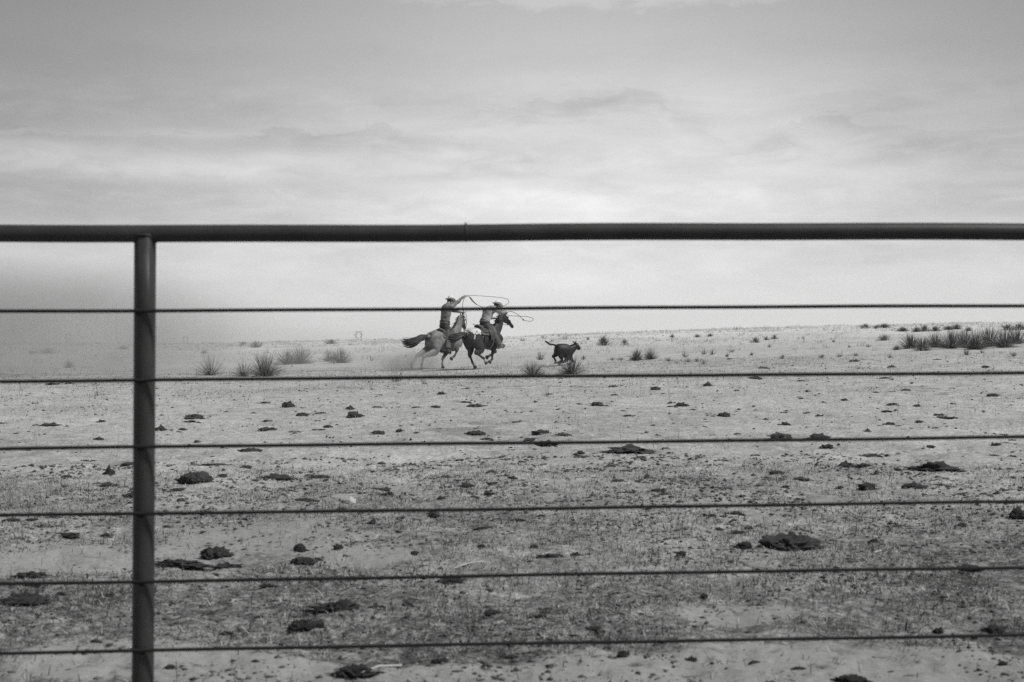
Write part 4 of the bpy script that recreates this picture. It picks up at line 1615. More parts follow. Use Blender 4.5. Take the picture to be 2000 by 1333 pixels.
def make_saddle(H, label, blabel):
    fr = H.fr
    seat = H.surf(.10, 0, .03)
    w = fr.o + fr.f * seat.x + Vector((0, 0, seat.z))
    # blanket
    r = empty('saddle_blanket', w, fr.yaw)
    tag(r, blabel, 'blanket', 'saddle blankets')
    H.patch('pad', -.30, .46, -1.30, 1.30, .012, .020, mat('saddle_blanket_wool', .13, .95, var=.5, scale=9, stretch=(9, 1, 1)), r, seat)
    r = empty('saddle', w, fr.yaw)
    tag(r, label, 'saddle', 'western saddles')
    lea = mat('saddle_leather', .05, .5, var=.3, scale=11, spec=.4)
    trim = mat('saddle_trim', .20, .6, var=.2, scale=20)
    H.patch('skirt', -.27, .40, -1.05, 1.05, .036, .022, lea, r, seat, shape=lambda p, a, b: (a + .10 * (abs(p) / 1.05) ** 2, b - .12 * (abs(p) / 1.05) ** 2))
    for s in (-1, 1):
        a, b = (-1.75, -.45) if s < 0 else (.45, 1.75)
        H.patch('fender', .06, .26, a, b, .062, .012, lea, r, seat, nx=6, npn=18)
        H.patch('skirt_edge', -.268, -.235, (a if s < 0 else .1), (-.1 if s < 0 else 1.05) if s > 0 else -.1, .060, .010, trim, r, seat, nx=3, npn=18) if False else None
    # seat with cantle, swell and horn
    V, F = loft([(*H.surf(-.20, 0, .07), .16, .03), (*H.surf(-.12, 0, .075), .17, .045), (*H.surf(.05, 0, .065), .13, .05), (*H.surf(.22, 0, .08), .14, .055), (*H.surf(.30, 0, .10), .12, .06)], n=18)
    obj('seat', mesh_py('seat', [v - seat for v in V], F), lea, r)
    arc, rr = [], []
    for k in range(13):
        q = -1.15 + 2.3 * k / 12
        c = H.surf(-.19 + .05 * abs(q), q * .62, .075)
        arc.append(c + Vector((-.03, 0, .035 * math.cos(q * 1.3))) - seat)
        rr.append(.034 - .010 * abs(q))
    V, F = tube(arc, rr, 8)
    obj('cantle', mesh_py('cantle', V, F), trim, r)
    a = H.surf(.28, 0, .10)
    V, F = loft(rows([a, a + Vector((.03, 0, .08)), a + Vector((.055, 0, .13)), a + Vector((.06, 0, .15))], [(.05, .05), (.025, .025), (.035, .035), (.045, .045)]), n=12)
    obj('horn', mesh_py('horn', [v - seat for v in V], F), trim, r)
    # cinch round the belly
    V, F = tube([H.surf(.26, q, .015) - seat for q in np.linspace(1.2, 2 * math.pi - 1.2, 24)], .024, 6)
    obj('cinch', mesh_py('cinch', V, F), trim, r)
    V, F = tube([H.surf(-.16, q, .012) - seat for q in np.linspace(1.0, 2 * math.pi - 1.0, 24)], .014, 6)
    obj('rear_cinch', mesh_py('rear_cinch', V, F), lea, r)
    return r, seat


def stirrup(root, seat, foot, ahead, fr):
    m = mat('stirrup_wood', .16, .6, var=.2, scale=20)
    pts = []
    side = Vector((0, 1, 0))
    up = Vector((0, 0, 1))
    for k in range(15):
        q = math.pi * (-.5 + 2 * k / 14)
        pts.append(Vector(foot) + side * (.066 * math.cos(q)) + up * (.055 + .07 * math.sin(q)) - seat)
    V, F = tube(pts, .013, 6, False)
    obj('stirrup', mesh_py('stirrup', V, F), m, root)


# ---- people


def hand_parts(wrist, d, palm_n, curl=1.0):
    """palm, four bent fingers of unequal length and a thumb leaving the side of the palm"""
    wrist, d = Vector(wrist), Vector(d).normalized()
    n = Vector(palm_n)
    n = (n - d * n.dot(d)).normalized()
    s = d.cross(n)
    P = [loft(rows([wrist - d * .02, wrist + d * .03, wrist + d * .075, wrist + d * .098], [(.026, .020), (.038, .017), (.043, .016), (.036, .012)]), lat=s, n=12, k=3)]
    for i, (off, L) in enumerate(((-.032, .070), (-.011, .082), (.011, .076), (.031, .060))):
        b = wrist + d * (.092 - .006 * abs(i - 1.3)) + s * off
        pts = [b - d * .02, b]
        ang = 0.0
        p = b.copy()
        for seg, frac in enumerate((.46, .31, .23)):
            ang += curl * (1.0, .95, .6)[seg]
            dd = d * math.cos(ang) + n * math.sin(ang)
            p = p + dd * (L * frac)
            pts.append(p.copy())
        P.append(loft(rows(pts, [(.0105, .0105), (.0105, .0105), (.0098, .0098), (.009, .009), (.007, .007)]), lat=s, n=8, k=2))
    b = wrist + d * .03 - s * .030
    t1 = b + (d * .5 - s * .75 + n * .35).normalized() * .042
    t2 = t1 + (d * .75 + s * .1 + n * .7).normalized() * .032
    t3 = t2 + (d * .4 + s * .6 + n * .7).normalized() * .026
    P.append(loft(rows([b, t1, t2, t3], [(.016, .014), (.0125, .0115), (.011, .010), (.0075, .007)]), lat=d, n=8, k=2))
    grip = wrist + d * .088 + n * .032
    return P, grip


def head_parts(c, fwd, up):
    """c: centre of the skull"""
    c = Vector(c)
    f = Vector(fwd).normalized()
    u = Vector(up)
    u = (u - f * u.dot(f)).normalized()
    s = u.cross(f)
    P = [loft(rows([c - u * .115 + f * .035, c - u * .085 + f * .025, c - u * .03 + f * .012, c + u * .04, c + u * .09 - f * .008, c + u * .118 - f * .01],
                   [(.028, .035), (.052, .066), (.068, .088), (.076, .098), (.058, .075), (.015, .02)]), lat=s, n=18, k=3)]
    # nose, brow, chin, ears
    P.append(loft(rows([c + f * .092 + u * .02, c + f * .108 - u * .012, c + f * .112 - u * .03, c + f * .090 - u * .045], [(.008, .010), (.011, .012), (.016, .012), (.012, .01)]), lat=s, n=8, k=2))
    P.append(loft(rows([c + f * .082 + u * .03 - s * .045, c + f * .096 + u * .03, c + f * .082 + u * .03 + s * .045], [(.01, .012), (.013, .012), (.01, .012)]), lat=u, n=8, k=2))
    P.append(ball(c + f * .082 - u * .10, (.022, .022, .02), 8, 6))
    P.append(ball(c + f * .090 - u * .065, (.018, .026, .010), 8, 6))
    for q in (-1, 1):
        P.append(ball(c + s * (.080 * q) - f * .005 - u * .005, (.020, .012, .033), 8, 6))
    return P, f, u, s


def hat_mesh(c, f, u, s, crown=.125, curl=.055):
    """western hat: dished brim rolled up at the sides and a creased crown"""
    V, F = [], []
    n = 40
    prof = []
    prof.append((1.0, 0.0, 0))
    rings = [(.195, 0), (.185, 0), (.16, 0), (.125, 0), (.104, 0)]
    for r, _ in rings:
        for k in range(n):
            q = 2 * math.pi * k / n
            t = max(0, (r - .10) / .095)
            z = curl * t ** 1.7 * abs(math.sin(q)) ** 1.6 - .028 * t ** 1.5 * abs(math.cos(q)) ** 1.5
            V.append(c + f * (r * 1.12 * math.cos(q)) + s * (r * .95 * math.sin(q) * (1 - .10 * t * abs(math.sin(q)))) + u * z)
    for r, z in [(.097, .03), (.092, .07), (.086, crown * .85), (.072, crown), (.04, crown * 1.0), (.0, crown * .80)]:
        for k in range(n):
            q = 2 * math.pi * k / n
            zz = z
            if z > .09 and r < .08:
                zz = z - .032 * math.exp(-(r * math.sin(q) / .022) ** 2) * (1.0 if r > .001 else .6)
            pinch = 1 - .22 * max(0, math.cos(q)) ** 3 * (z / crown)
            V.append(c + f * (r * 1.14 * math.cos(q)) + s * (r * .92 * math.sin(q) * pinch) + u * zz)
    m = 11
    for i in range(m - 1):
        for k in range(n):
            k2 = (k + 1) % n
            F.append((i * n + k, i * n + k2, (i + 1) * n + k2, (i + 1) * n + k))
    # underside for thickness
    o = len(V)
    for i in range(5):
        for k in range(n):
            V.append(V[i * n + k] - u * .006)
    for i in range(4):
        for k in range(n):
            k2 = (k + 1) % n
            F.append((o + i * n + k, o + (i + 1) * n + k, o + (i + 1) * n + k2, o + i * n + k2))
    for k in range(n):
        k2 = (k + 1) % n
        F.append((k, o + k, o + k2, k2))
    return V, F


def infl(rws, d):
    return [(*r[:3], r[3] + d, r[4] + d) for r in rws]


def build_person(label, H, J, tones, seed):
    """J: joints in the animal frame"""
    fr = H.fr
    o = Vector(J['pelvis'])
    wpos = fr.o + fr.f * o.x + fr.l * o.y + Vector((0, 0, o.z))
    root = empty('person', wpos, fr.yaw)
    tag(root, label, 'person', 'riders chasing the calf')
    pel, chest, neck = Vector(J['pelvis']), Vector(J['chest']), Vector(J['neck'])
    lat = (Vector(J['shl']) - Vector(J['shr'])).normalized()
    lat = lerp((0, 1, 0), lat, .6).normalized()
    torso = rows([pel - (chest - pel) * .18, pel, lerp(pel, chest, .4), lerp(pel, chest, .75), chest, lerp(chest, neck, .62), lerp(chest, neck, .95)],
                 [(.10, .09), (.165, .125), (.150, .115), (.17, .13), (.188, .135), (.155, .105), (.06, .06)])
    head = Vector(J['head'])
    upv = (head - neck).normalized()
    nk = rows([lerp(chest, neck, .8), neck, lerp(neck, head, .75)], [(.07, .065), (.058, .058), (.054, .056)])
    hp, f, u, s = head_parts(head, J['look'], upv)
    limbs = {}
    for q in 'lr':
        sh, wr = Vector(J['sh' + q]), Vector(J['wr' + q])
        el = ik(sh, wr, .30, .27, J['elpole' + q])
        limbs['arm' + q] = rows([lerp(sh, chest, .28), sh, lerp(sh, el, .5), el, lerp(el, wr, .35), wr], [(.062, .065), (.066, .066), (.052, .054), (.043, .045), (.042, .044), (.029, .027)])
        hipp = pel + lat * (.095 if q == 'l' else -.095) - (chest - pel).normalized() * .03
        an = Vector(J['an' + q])
        kn = ik(hipp, an, .45, .43, J['knpole' + q])
        limbs['leg' + q] = rows([hipp, lerp(hipp, kn, .35), lerp(hipp, kn, .75), kn, lerp(kn, an, .35), lerp(kn, an, .75), an], [(.105, .115), (.092, .10), (.07, .074), (.058, .062), (.056, .06), (.042, .044), (.037, .040)])
        toe = Vector(J['toe' + q])
        limbs['foot' + q] = rows([an + (an - toe).normalized() * .05 - Vector((0, 0, .05)), an - Vector((0, 0, .045)), lerp(an, toe, .55) - Vector((0, 0, .045)), toe - Vector((0, 0, .045))],
                                 [(.032, .036), (.040, .048), (.045, .036), (.026, .022)])
    hands, grips = [], {}
    for q in 'lr':
        wr = Vector(J['wr' + q])
        hpz, grips[q] = hand_parts(wr, J['hd' + q], J['hn' + q], 1.0)
        hands += hpz
    parts = [loft(torso, lat, 20), loft(nk, (0, 1, 0), 14)] + hp + hands
    for k, r in limbs.items():
        parts.append(loft(r, (0, 1, 0), 14))
    skin = mat('skin', .26, .6, var=.08, scale=8)
    me = fuse('person_body', parts, .0075, 3, o)
    obj('body', me, skin, root)
    eye = mat('eye_dark', .01, .15)
    for q in (-1, 1):
        V, F = ball(head + f * .086 + s * (.032 * q) + u * .012 - o, (.010, .012, .008), 8, 6)
        obj('eye', mesh_py('person_eye', V, F), eye, root)
    # hair under the hat
    hv = fuse('hair', [ball(head - f * .022 + u * .012, (.088, .088, .098), 14, 10), ball(head - f * .05 - u * .055, (.05, .062, .05), 10, 8)], .012, 2, o)
    obj('hair', hv, mat('hair_dark', .03, .6), root)
    # shirt
    sp = [loft(infl(torso[1:], .034), lat, 20)]
    for q in 'lr':
        a = limbs['arm' + q]
        a2 = infl(a[:-1], .024) + [(*lerp(a[-2][:3], a[-1][:3], .93), .040, .040)]
        sp.append(loft(a2, (0, 1, 0), 14))
    col = fuse('shirt', sp, .013, 3, o, .020, 9.0)
    obj('shirt', col, mat('shirt_' + tones['name'], tones['shirt'], .85, var=.22, scale=5, bump=.006, bscale=14), root)
    ck = rows([neck - upv * .035, neck - upv * .01, neck + upv * .02], [(.085, .08), (.076, .074), (.070, .07)])
    V, F = loft(ck, (0, 1, 0), 16, 2)
    obj('collar', mesh_py('collar', [v - o for v in V], F), mat('collar_' + tones['name'], tones['collar'], .85), root)
    # trousers, chaps
    tp = [loft(infl([torso[0], torso[1], (*lerp(torso[1][:3], torso[2][:3], .35), .158, .118)], .028), lat, 20)]
    for q in 'lr':
        tp.append(loft(infl(limbs['leg' + q][:-1], .018), (0, 1, 0), 14))
    tr = fuse('trousers', tp, .014, 3, o, .008, 10.0)
    obj('trousers', tr, mat('trousers_' + tones['name'], tones['legs'], .85, var=.2, scale=7), root)
    for q in 'lr':
        L = limbs['leg' + q]
        cp = [tuple(lerp(L[1][:3], L[2][:3], .2)) + (.108, .115), (*L[2][:3], .095, .105), (*L[3][:3], .085, .105), (*L[4][:3], .085, .12), (*L[5][:3], .085, .125), (*lerp(L[5][:3], L[6][:3], .7), .088, .13)]
        me = fuse('chaps', [loft(cp, (0, 1, 0), 16)], .015, 2, o, .012, 9.0)
        obj('chap_leg', me, mat('chaps_' + tones['name'], tones['chaps'], .8, var=.25, scale=6, bump=.004, bscale=20), root)
        ft = limbs['foot' + q]
        bt = [loft(infl(ft, .010), (0, 1, 0), 14), loft([(*L[5][:3], .056, .06), (*L[6][:3], .05, .056), (*lerp(L[6][:3], ft[1][:3], .9), .046, .052)], (0, 1, 0), 14),
              loft(rows([Vector(ft[0][:3]), Vector(ft[0][:3]) - Vector((0, 0, .05))], [(.036, .038), (.034, .034)]), (0, 1, 0), 10)]
        me = fuse('boot', bt, .012, 2, o)
        obj('boot', me, mat('boots_' + tones['name'], tones['boots'], .5, var=.2, scale=12), root)
    bl = []
    for k in range(25):
        a = 2 * math.pi * k / 24
        up2 = (chest - pel).normalized()
        fb = lat.cross(up2).normalized()
        bl.append(lerp(pel, chest, .16) + lat * (.190 * math.cos(a)) + fb * (.152 * math.sin(a)) - o)
    V, F = tube(bl, .022, 6, False)
    obj('belt', mesh_py('belt', V, F), mat('belt_leather', .03, .5), root)
    hu = (upv * .75 + Vector(J.get('hatup', (0, 0, 1))) * .6).normalized()
    hf = Vector(J['look'])
    hf = (hf - hu * hf.dot(hu)).normalized()
    hs = hu.cross(hf)
    V, F = hat_mesh(head + hu * .048, hf, hu, hs, J.get('crown', .125))
    ht = obj('hat', mesh_py('hat', [v - o for v in V], F), mat('hat_' + tones['name'], tones['hat'], .8, var=.12, scale=18, bump=.002, bscale=90), root)
    pts = [head + hu * .075 + hf * (.114 * math.cos(2 * math.pi * k / 24)) + hs * (.094 * math.sin(2 * math.pi * k / 24)) - o for k in range(25)]
    V, F = tube(pts, .012, 6, False)
    obj('hat_band', mesh_py('hat_band', V, F), mat('hat_band_' + tones['name'], tones['band'], .7), ht)
    return root, grips


def make_rope(label, fr, pts, r=.0085):
    P = [Vector(q) for q in catmull([tuple(p) for p in pts], 6)]
    o = P[0].copy()
    V, F = tube([p - o for p in P], r, 6)
    w = fr.o + fr.f * o.x + fr.l * o.y + Vector((0, 0, o.z))
    root = empty('lariat', w, fr.yaw)
    tag(root, label, 'rope', 'lariats swung by the riders')
    obj('rope', mesh_py('lariat_rope', V, F), mat('lariat_rope', .07, .7), root)
    return root, o


def report(tagname, jl):
    if not DEBUG:
        return
    for k, j in jl.items():
        print(tagname, k, [tuple(round(c, 2) for c in q) for q in j], 'len', [round((Vector(j[i + 1]) - Vector(j[i])).length, 2) for i in range(len(j) - 1)])


DEBUG = False


def pair_grey():
    fr = Frame(852, 721.5, 52)
    P = fr.P
    H = Horse(fr, -.11, .03, .96, .40)
    legs = {
        'hl': [P(835, 682, .15), P(815, 696, .15), P(803.5, 712, .14), P(804, 721, .14)],
        'hr': [P(850, 687, -.17), P(828, 696.5, -.16), P(823.5, 713, -.15), P(823.5, 721.5, -.15)],
        'fl': [H.B(.46, .15, .80), P(864.5, 701, .14), P(864.0, 711.5, .14), P(865.0, 718.5, .14)],
        'fr': [H.B(.50, -.16, .80), P(894, 683, -.15), P(888, 695, -.15), P(881.5, 701, -.15)],
    }
    report('grey', legs)
    poll, muz = P(899.5, 617.5, .02), P(909.5, 647.5, .05)
    neck = [H.B(.50, 0, 1.16), lerp(H.B(.50, 0, 1.16), poll, .55) + Vector((.05, 0, -.06)), poll + Vector((-.03, 0, -.05))]
    print('grey poll', poll, muz, (muz - poll).length, neck) if DEBUG else None

    def tone(c):
        t = .205
        t += .05 * mnoise.noise(c * 3.0) + .03 * mnoise.noise(c * 9)
        z = c.z
        if c.x > H.tx + .12 and z < .78:                     # dark fore legs
            t = lerp1(t, .065, lim((.80 - z) / .14, 0, 1))
        elif z < .38 and c.x < .1:
            t = lerp1(t, .20, lim((.38 - z) / .2, 0, 1))
        if c.x > H.tx + .75:                          # darker neck and head
            t = lerp1(t, .15, lim((c.x - H.tx - .75) / .25, 0, 1))
        if (c - muz).length < .26:
            t = lerp1(t, .12, lim((.26 - (c - muz).length) / .15, 0, 1))
        if H.tx - .1 < c.x < H.tx + .6 and .6 < z < .95 and abs(c.y) < .3:           # shade under the belly, painted into the coat tone
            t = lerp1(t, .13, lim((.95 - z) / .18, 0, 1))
        return t
    root, hd = build_horse('horse', 'pale grey horse with a dark streaming tail galloping behind the dark spotted horse', H, legs, neck, (poll, muz),
                           [P(836, 654, 0), P(824, 659.5, .06), P(811, 667.5, .15), P(799, 670.5, .25), P(787, 668, .34)], .098, tone, .06, .06, 1)
    sad, seat = make_saddle(H, 'dark western saddle with lighter trim on the pale grey horse', 'folded dark blanket under the saddle of the pale grey horse')
    pel = P(868.5, 633, 0)
    pel.y = 0
    J = dict(pelvis=pel, chest=P(872.0, 604.5, 0), neck=P(875.5, 594.0, 0), head=P(879.0, 589.0, .02),
             shr=P(880.5, 600.0, -.19), shl=P(871.0, 600.5, .19), wrr=P(905.5, 580, -.22), wrl=P(898.5, 610.5, .10),
             elpoler=(.2, -.6, -.5), elpolel=(0, .2, -1), anr=P(875.0, 684, -.36), anl=P(862, 684, .36),
             knpoler=(1, -.25, .15), knpolel=(1, .25, .15), toer=P(881, 687, -.40), toel=P(873, 687, .40),
             hdr=(.75, -.1, .4), hnr=(.1, .4, -.9), hdl=(.8, -.2, .05), hnl=(.1, -.4, -.9), look=(1, -.15, -.02), hatup=(-.25, 0, 1), crown=.155)
    for q in 'lr':
        J['an' + q].z = max(J['an' + q].z, .5)
    print('grey rider', {k: tuple(round(x, 2) for x in v) for k, v in J.items() if hasattr(v, '__len__')}) if DEBUG else None
    pr, gr = build_person('rider in a grey shirt and straw hat swinging a rope overhead on the pale horse', H, J,
                          dict(name='grey_rider', shirt=.19, collar=.24, legs=.06, chaps=.10, boots=.08, hat=.74, band=.2), 3)
    make_bridle(fr, hd, gr['l'], 'dark leather bridle with reins on the pale grey horse')
    for q, s in (('anr', -1), ('anl', 1)):
        stirrup(sad, seat, lerp(J[q], J['toe' + q[-1]], .6) - Vector((0, 0, .10)), 0, fr)
    g = gr['r']
    Y = g.y
    loop = [P(912, 577.5, Y), P(940, 578.5, Y - .1), P(972, 581, Y - .2), P(989, 584, Y - .2), P(994, 590, Y + .1), P(988, 596, Y + .4), P(975, 600.5, Y + .6), P(960, 604, Y + .6), P(945, 601.5, Y + .5), P(932, 595.5, Y + .3), P(925, 589, Y + .15), P(917, 580, Y)]
    rp, o = make_rope('thin dark rope loop whirled above the rider in the grey shirt', fr, [g] + loop + [g + Vector((.01, 0, 0))])
    V, F = tube([p - o for p in [P(917, 580.5, Y + .02), P(922, 588, Y + .1), P(931, 595.5, Y + .25)]], .016, 6)
    obj('honda_knot', mesh_py('honda_knot', V, F), mat('lariat_rope'), rp)
    l = gr['l']
    tailp = [Vector(p) - o for p in catmull([tuple(g), tuple(P(904.5, 590, Y + .05)), tuple(P(903, 602, .0)), tuple(P(905, 608, .05)), tuple(l)], 6)]
    V, F = tube(tailp, .0085, 6)
    obj('rope_end', mesh_py('rope_end', V, F), mat('lariat_rope'), rp)
    co = []
    for k in range(30):
        a = 2 * math.pi * k / 14
        co.append(Vector((l.x + .04 + (.10 + .02 * (k > 14)) * math.sin(a), l.y - .004 * k, l.z - .17 + (.18 + .0015 * k) * math.cos(a))) - o)
    V, F = tube(co, .008, 6)
    obj('coil', mesh_py('rope_coil', V, F), mat('lariat_rope'), rp)
    # strap end standing off behind the saddle
    a = H.surf(-.27, 0, .08)
    V, F = tube([a - seat, a + Vector((-.12, 0, -.0)) - seat, a + Vector((-.26, 0, -.05)) - seat], .010, 6)
    obj('tie_string', mesh_py('tie_string', V, F), mat('saddle_leather'), sad)


def lerp1(a, b, t):
    return a + (b - a) * t


def pair_dark():
    fr = Frame(938, 723.5, 49)
    P = fr.P
    H = Horse(fr, -.06, .04, 1.0, .10)
    legs = {
        'hl': [H.B(-.42, .15, .74), P(918.0, 695.5, .14), P(923.0, 709, .13), P(928.0, 718, .13)],
        'hr': [H.B(-.24, -.17, .74), P(929.5, 689.5, -.16), P(944.5, 700.5, -.15), P(950, 709.5, -.15)],
        'fr': [H.B(.42, -.16, .80), P(962, 691, -.15), P(961.0, 702, -.15), P(956.5, 707.5, -.15)],
        'fl': [H.B(.52, .15, .80), P(968, 687, .14), P(958, 694, .14), P(951, 698.5, .14)],
    }
    report('dark', legs)
    poll, muz = P(981, 614.5, .0), P(1002, 640, -.02)
    neck = [H.B(.52, 0, 1.16), lerp(H.B(.52, 0, 1.16), poll, .55) + Vector((.04, 0, -.05)), poll + Vector((-.04, 0, -.05))]
    print('dark poll', poll, muz, (muz - poll).length, neck) if DEBUG else None

    def tone(c):
        t = .040 + .012 * mnoise.noise(c * 4)
        b = H.B(-.52, 0, 1.40)
        # white blanket with ragged spots over the croup
        d = Vector(((c.x - b.x) / .42, c.y / .42, (c.z - b.z) / .30)).length
        n = mnoise.noise(c * 6.0) * .85 + mnoise.noise(c * 15) * .45
        if c.x < H.B(-.14, 0, 1).x:
            t = lerp1(t, .62, lim(((1.0 - d) * 1.25 + n - .30) / .08, 0, 1))
        if c.z < .36 and c.x < .12 and c.y < 0:           # pale sock
            t = lerp1(t, .42, lim((.36 - c.z) / .05, 0, 1))
        if c.z < .26 and c.y > 0 and c.x < .2:
            t = lerp1(t, .20, lim((.26 - c.z) / .1, 0, 1))
        return t
    root, hd = build_horse('horse', 'dark horse with a white spotted rump galloping between the pale horse and the calf', H, legs, neck, (poll, muz),
                           [P(912, 648.5, 0), P(903, 654, .04), P(894, 658.5, .08), P(884, 661, .14), P(876, 661, .2)], .075, tone, .04, .018, 21)
    sad, seat = make_saddle(H, 'dark western saddle on the horse with the white spotted rump', 'dark saddle blanket above the white spotted rump')
    pel = P(946, 631, 0)
    pel.y = 0
    J = dict(pelvis=pel, chest=P(954.0, 609, 0), neck=P(964.5, 601.5, 0), head=P(970.5, 597.5, .0),
             shr=P(963.5, 604.5, -.19), shl=P(956, 602.5, .19), wrr=P(986.5, 608.5, -.30), wrl=P(968, 622.5, .12),
             elpoler=(-.1, -.7, -.35), elpolel=(-.2, .4, -1), anr=P(977, 675, -.36), anl=P(966, 676, .36),
             knpoler=(1, -.25, .3), knpolel=(1, .25, .3), toer=P(986, 672.5, -.40), toel=P(976, 674, .40),
             hdr=(.9, -.1, -.2), hnr=(.1, .5, -.8), hdl=(.8, -.3, .0), hnl=(.1, -.4, -.9), look=(1, -.10, -.25), hatup=(-.15, .1, 1.6), crown=.125)
    print('dark rider', {k: tuple(round(x, 2) for x in v) for k, v in J.items() if hasattr(v, '__len__')}) if DEBUG else None
    pr, gr = build_person('rider in a pale shirt and white hat leaning forward on the dark spotted horse', H, J,
                          dict(name='dark_rider', shirt=.33, collar=.40, legs=.09, chaps=.085, boots=.13, hat=.80, band=.55), 5)
    make_bridle(fr, hd, gr['l'], 'leather bridle with reins on the dark spotted horse')
    for q in ('anr', 'anl'):
        stirrup(sad, seat, lerp(J[q], J['toe' + q[-1]], .6) - Vector((0, 0, .10)), 0, fr)
    g = gr['r']
    Y = g.y
    loop = [P(997, 608.5, Y), P(1003, 610.5, Y), P(1010, 614, Y), P(1017, 620, Y - .02), P(1022, 625, Y - .04), P(1030, 627.5, Y - .1), P(1038, 627.5, Y - .15), P(1041.5, 625, Y - .1), P(1039, 621.5, Y + .1), P(1030, 619, Y + .15), P(1015, 618, Y + .1), P(1000, 617.3, Y + .05), P(992, 616, Y)]
    rp, o = make_rope('small tight rope loop held ahead by the leaning rider', fr, [g] + loop + [g + Vector((0, 0, -.02))])
    V, F = ball(P(1022, 625, Y - .04) - o, (.035, .02, .03), 8, 6, .1)
    obj('honda_knot', mesh_py('honda_knot', V, F), mat('lariat_rope'), rp)
    a = H.surf(-.26, 0, .08)
    V, F = tube([a - seat, a + Vector((-.06, 0, .03)) - seat, a + Vector((-.17, 0, .06)) - seat], .012, 6)
    obj('tie_string', mesh_py('tie_string', V, F), mat('saddle_leather'), sad)


def make_calf():
    fr = Frame(1106, 714, 30)
    P = fr.P
    root = empty('calf', fr.o, fr.yaw)
    tag(root, 'black calf running with its tail out, partly behind a spiky yucca', 'calf')
    # trunk centre line from tail head to chest
    a, b = P(1084.5, 682.5, 0), P(1114, 687.5, 0)
    report('calf', {'trunk': [a, b]})
    T = [(0.0, .06, .08), (.06, .135, .17), (.25, .185, .215), (.5, .195, .238), (.75, .18, .238), (.92, .15, .19), (1.0, .08, .10)]
    parts = [loft([(*lerp(a, b, t), w, h) for t, w, h in T], n=22, k=4)]
    nb, nt = lerp(a, b, .88), P(1122.5, 677.5, 0)
    parts.append(loft(rows([nb, lerp(nb, nt, .5), nt], [(.14, .20), (.115, .155), (.09, .115)]), n=16))
    m0, m1 = P(1123.5, 674.5, 0), P(1131.5, 681.5, 0)
    u = (m1 - m0).normalized()
    parts.append(loft(rows([m0 - u * .05, m0 + u * .02, lerp(m0, m1, .5), m1 - u * .02, m1 + u * .03], [(.06, .06), (.10, .115), (.078, .09), (.066, .07), (.04, .045)]), n=16))
    for s, (ex, ey) in ((-1, (1117.3, 666.5)), (1, (1126.3, 666.5))):
        e = P(ex, ey, .10 * s)
        base = m0 + Vector((-.01, .06 * s, .05))
        parts.append(loft(rows([base, lerp(base, e, .4), lerp(base, e, .75), e], [(.022, .024), (.055, .024), (.05, .018), (.012, .008)]), lat=(.6, .7, 0), n=10, k=3))
    tb = lerp(a, b, .04) + Vector((0, 0, .13))
    parts.append(loft(rows([tb, P(1080.5, 673.4, 0), P(1073.5, 672.4, 0), P(1069, 669.4, 0)], [(.045, .045), (.034, .034), (.034, .034), (.028, .028)]), n=10))
    R = [(.085, .11), (.07, .09), (.05, .06), (.038, .044), (.036, .04), (.028, .030), (.03, .034), (.034, .04)]
    legs = {'hl': [(1088, 683, .09), (1085.5, 693, .09), (1079.5, 696.5, .09), (1083.0, 701, .09), (1084.5, 704, .09)],
            'hr': [(1092, 685, -.08), (1096, 697, -.09), (1098, 704, -.09), (1090, 708, -.09), (1085, 709.0, -.09)],
            'fl': [(1112, 689, .08), (1114, 700, .09), (1119, 706, .09), (1115, 710, .09), (1111, 711, .09)],
            'fr': [(1108, 689, -.08), (1107, 702, -.09), (1102, 707, -.09), (1096, 709, -.09), (1093, 711, -.09)]}
    hv = mat('horse_hoof')
    jl = {}
    for k, j in legs.items():
        q = [P(*c) for c in j]
        jl[k] = q
        parts.append(loft(rows([q[0], q[1], lerp(q[1], q[2], .5), q[2], lerp(q[2], q[3], .15), lerp(q[2], q[3], .6), q[3], q[4]], R), n=12, k=3))
        d = (q[4] - q[3]).normalized()
        V, F = loft(rows([q[4] - d * .02, q[4] + d * .02, q[4] + d * .045], [(.030, .034), (.036, .042), (.026, .03)]), n=10, k=2)
        obj('hoof', mesh_py('hoof', V, F), hv, root)
    report('calf', jl)
    me = fuse('calf_body', parts, .012, 5)
    obj('body', me, mat('calf_hide', .020, .55, var=.2, scale=8, spec=.35), root)
    for s in (-1, 1):
        V, F = ball(lerp(m0, m1, .28) + Vector((0, .078 * s, .035)), .014, 8, 6)
        obj('eye', mesh_py('eye', V, F), mat('eye_dark'), root)
    st = []
    e0, e1 = P(1072.5, 671.8, 0), P(1069, 669.4, 0)
    dr = (e1 - e0).normalized()
    for i in range(26):
        j = Vector((random.uniform(-1, 1), random.uniform(-1, 1), random.uniform(-1, 1))) * .02
        st.append(tube([e0 + j * .5, e1 + j, e1 + dr * random.uniform(.05, .12) + j * 1.1], [.012, .012, .002], 5))
    V, F = join(*st)
    obj('tail_tuft', mesh_py('tail_tuft', V, F), mat('calf_hide'), root)


pair_grey()
pair_dark()
make_calf()


# ------------------------------------------------------------------ dust and haze


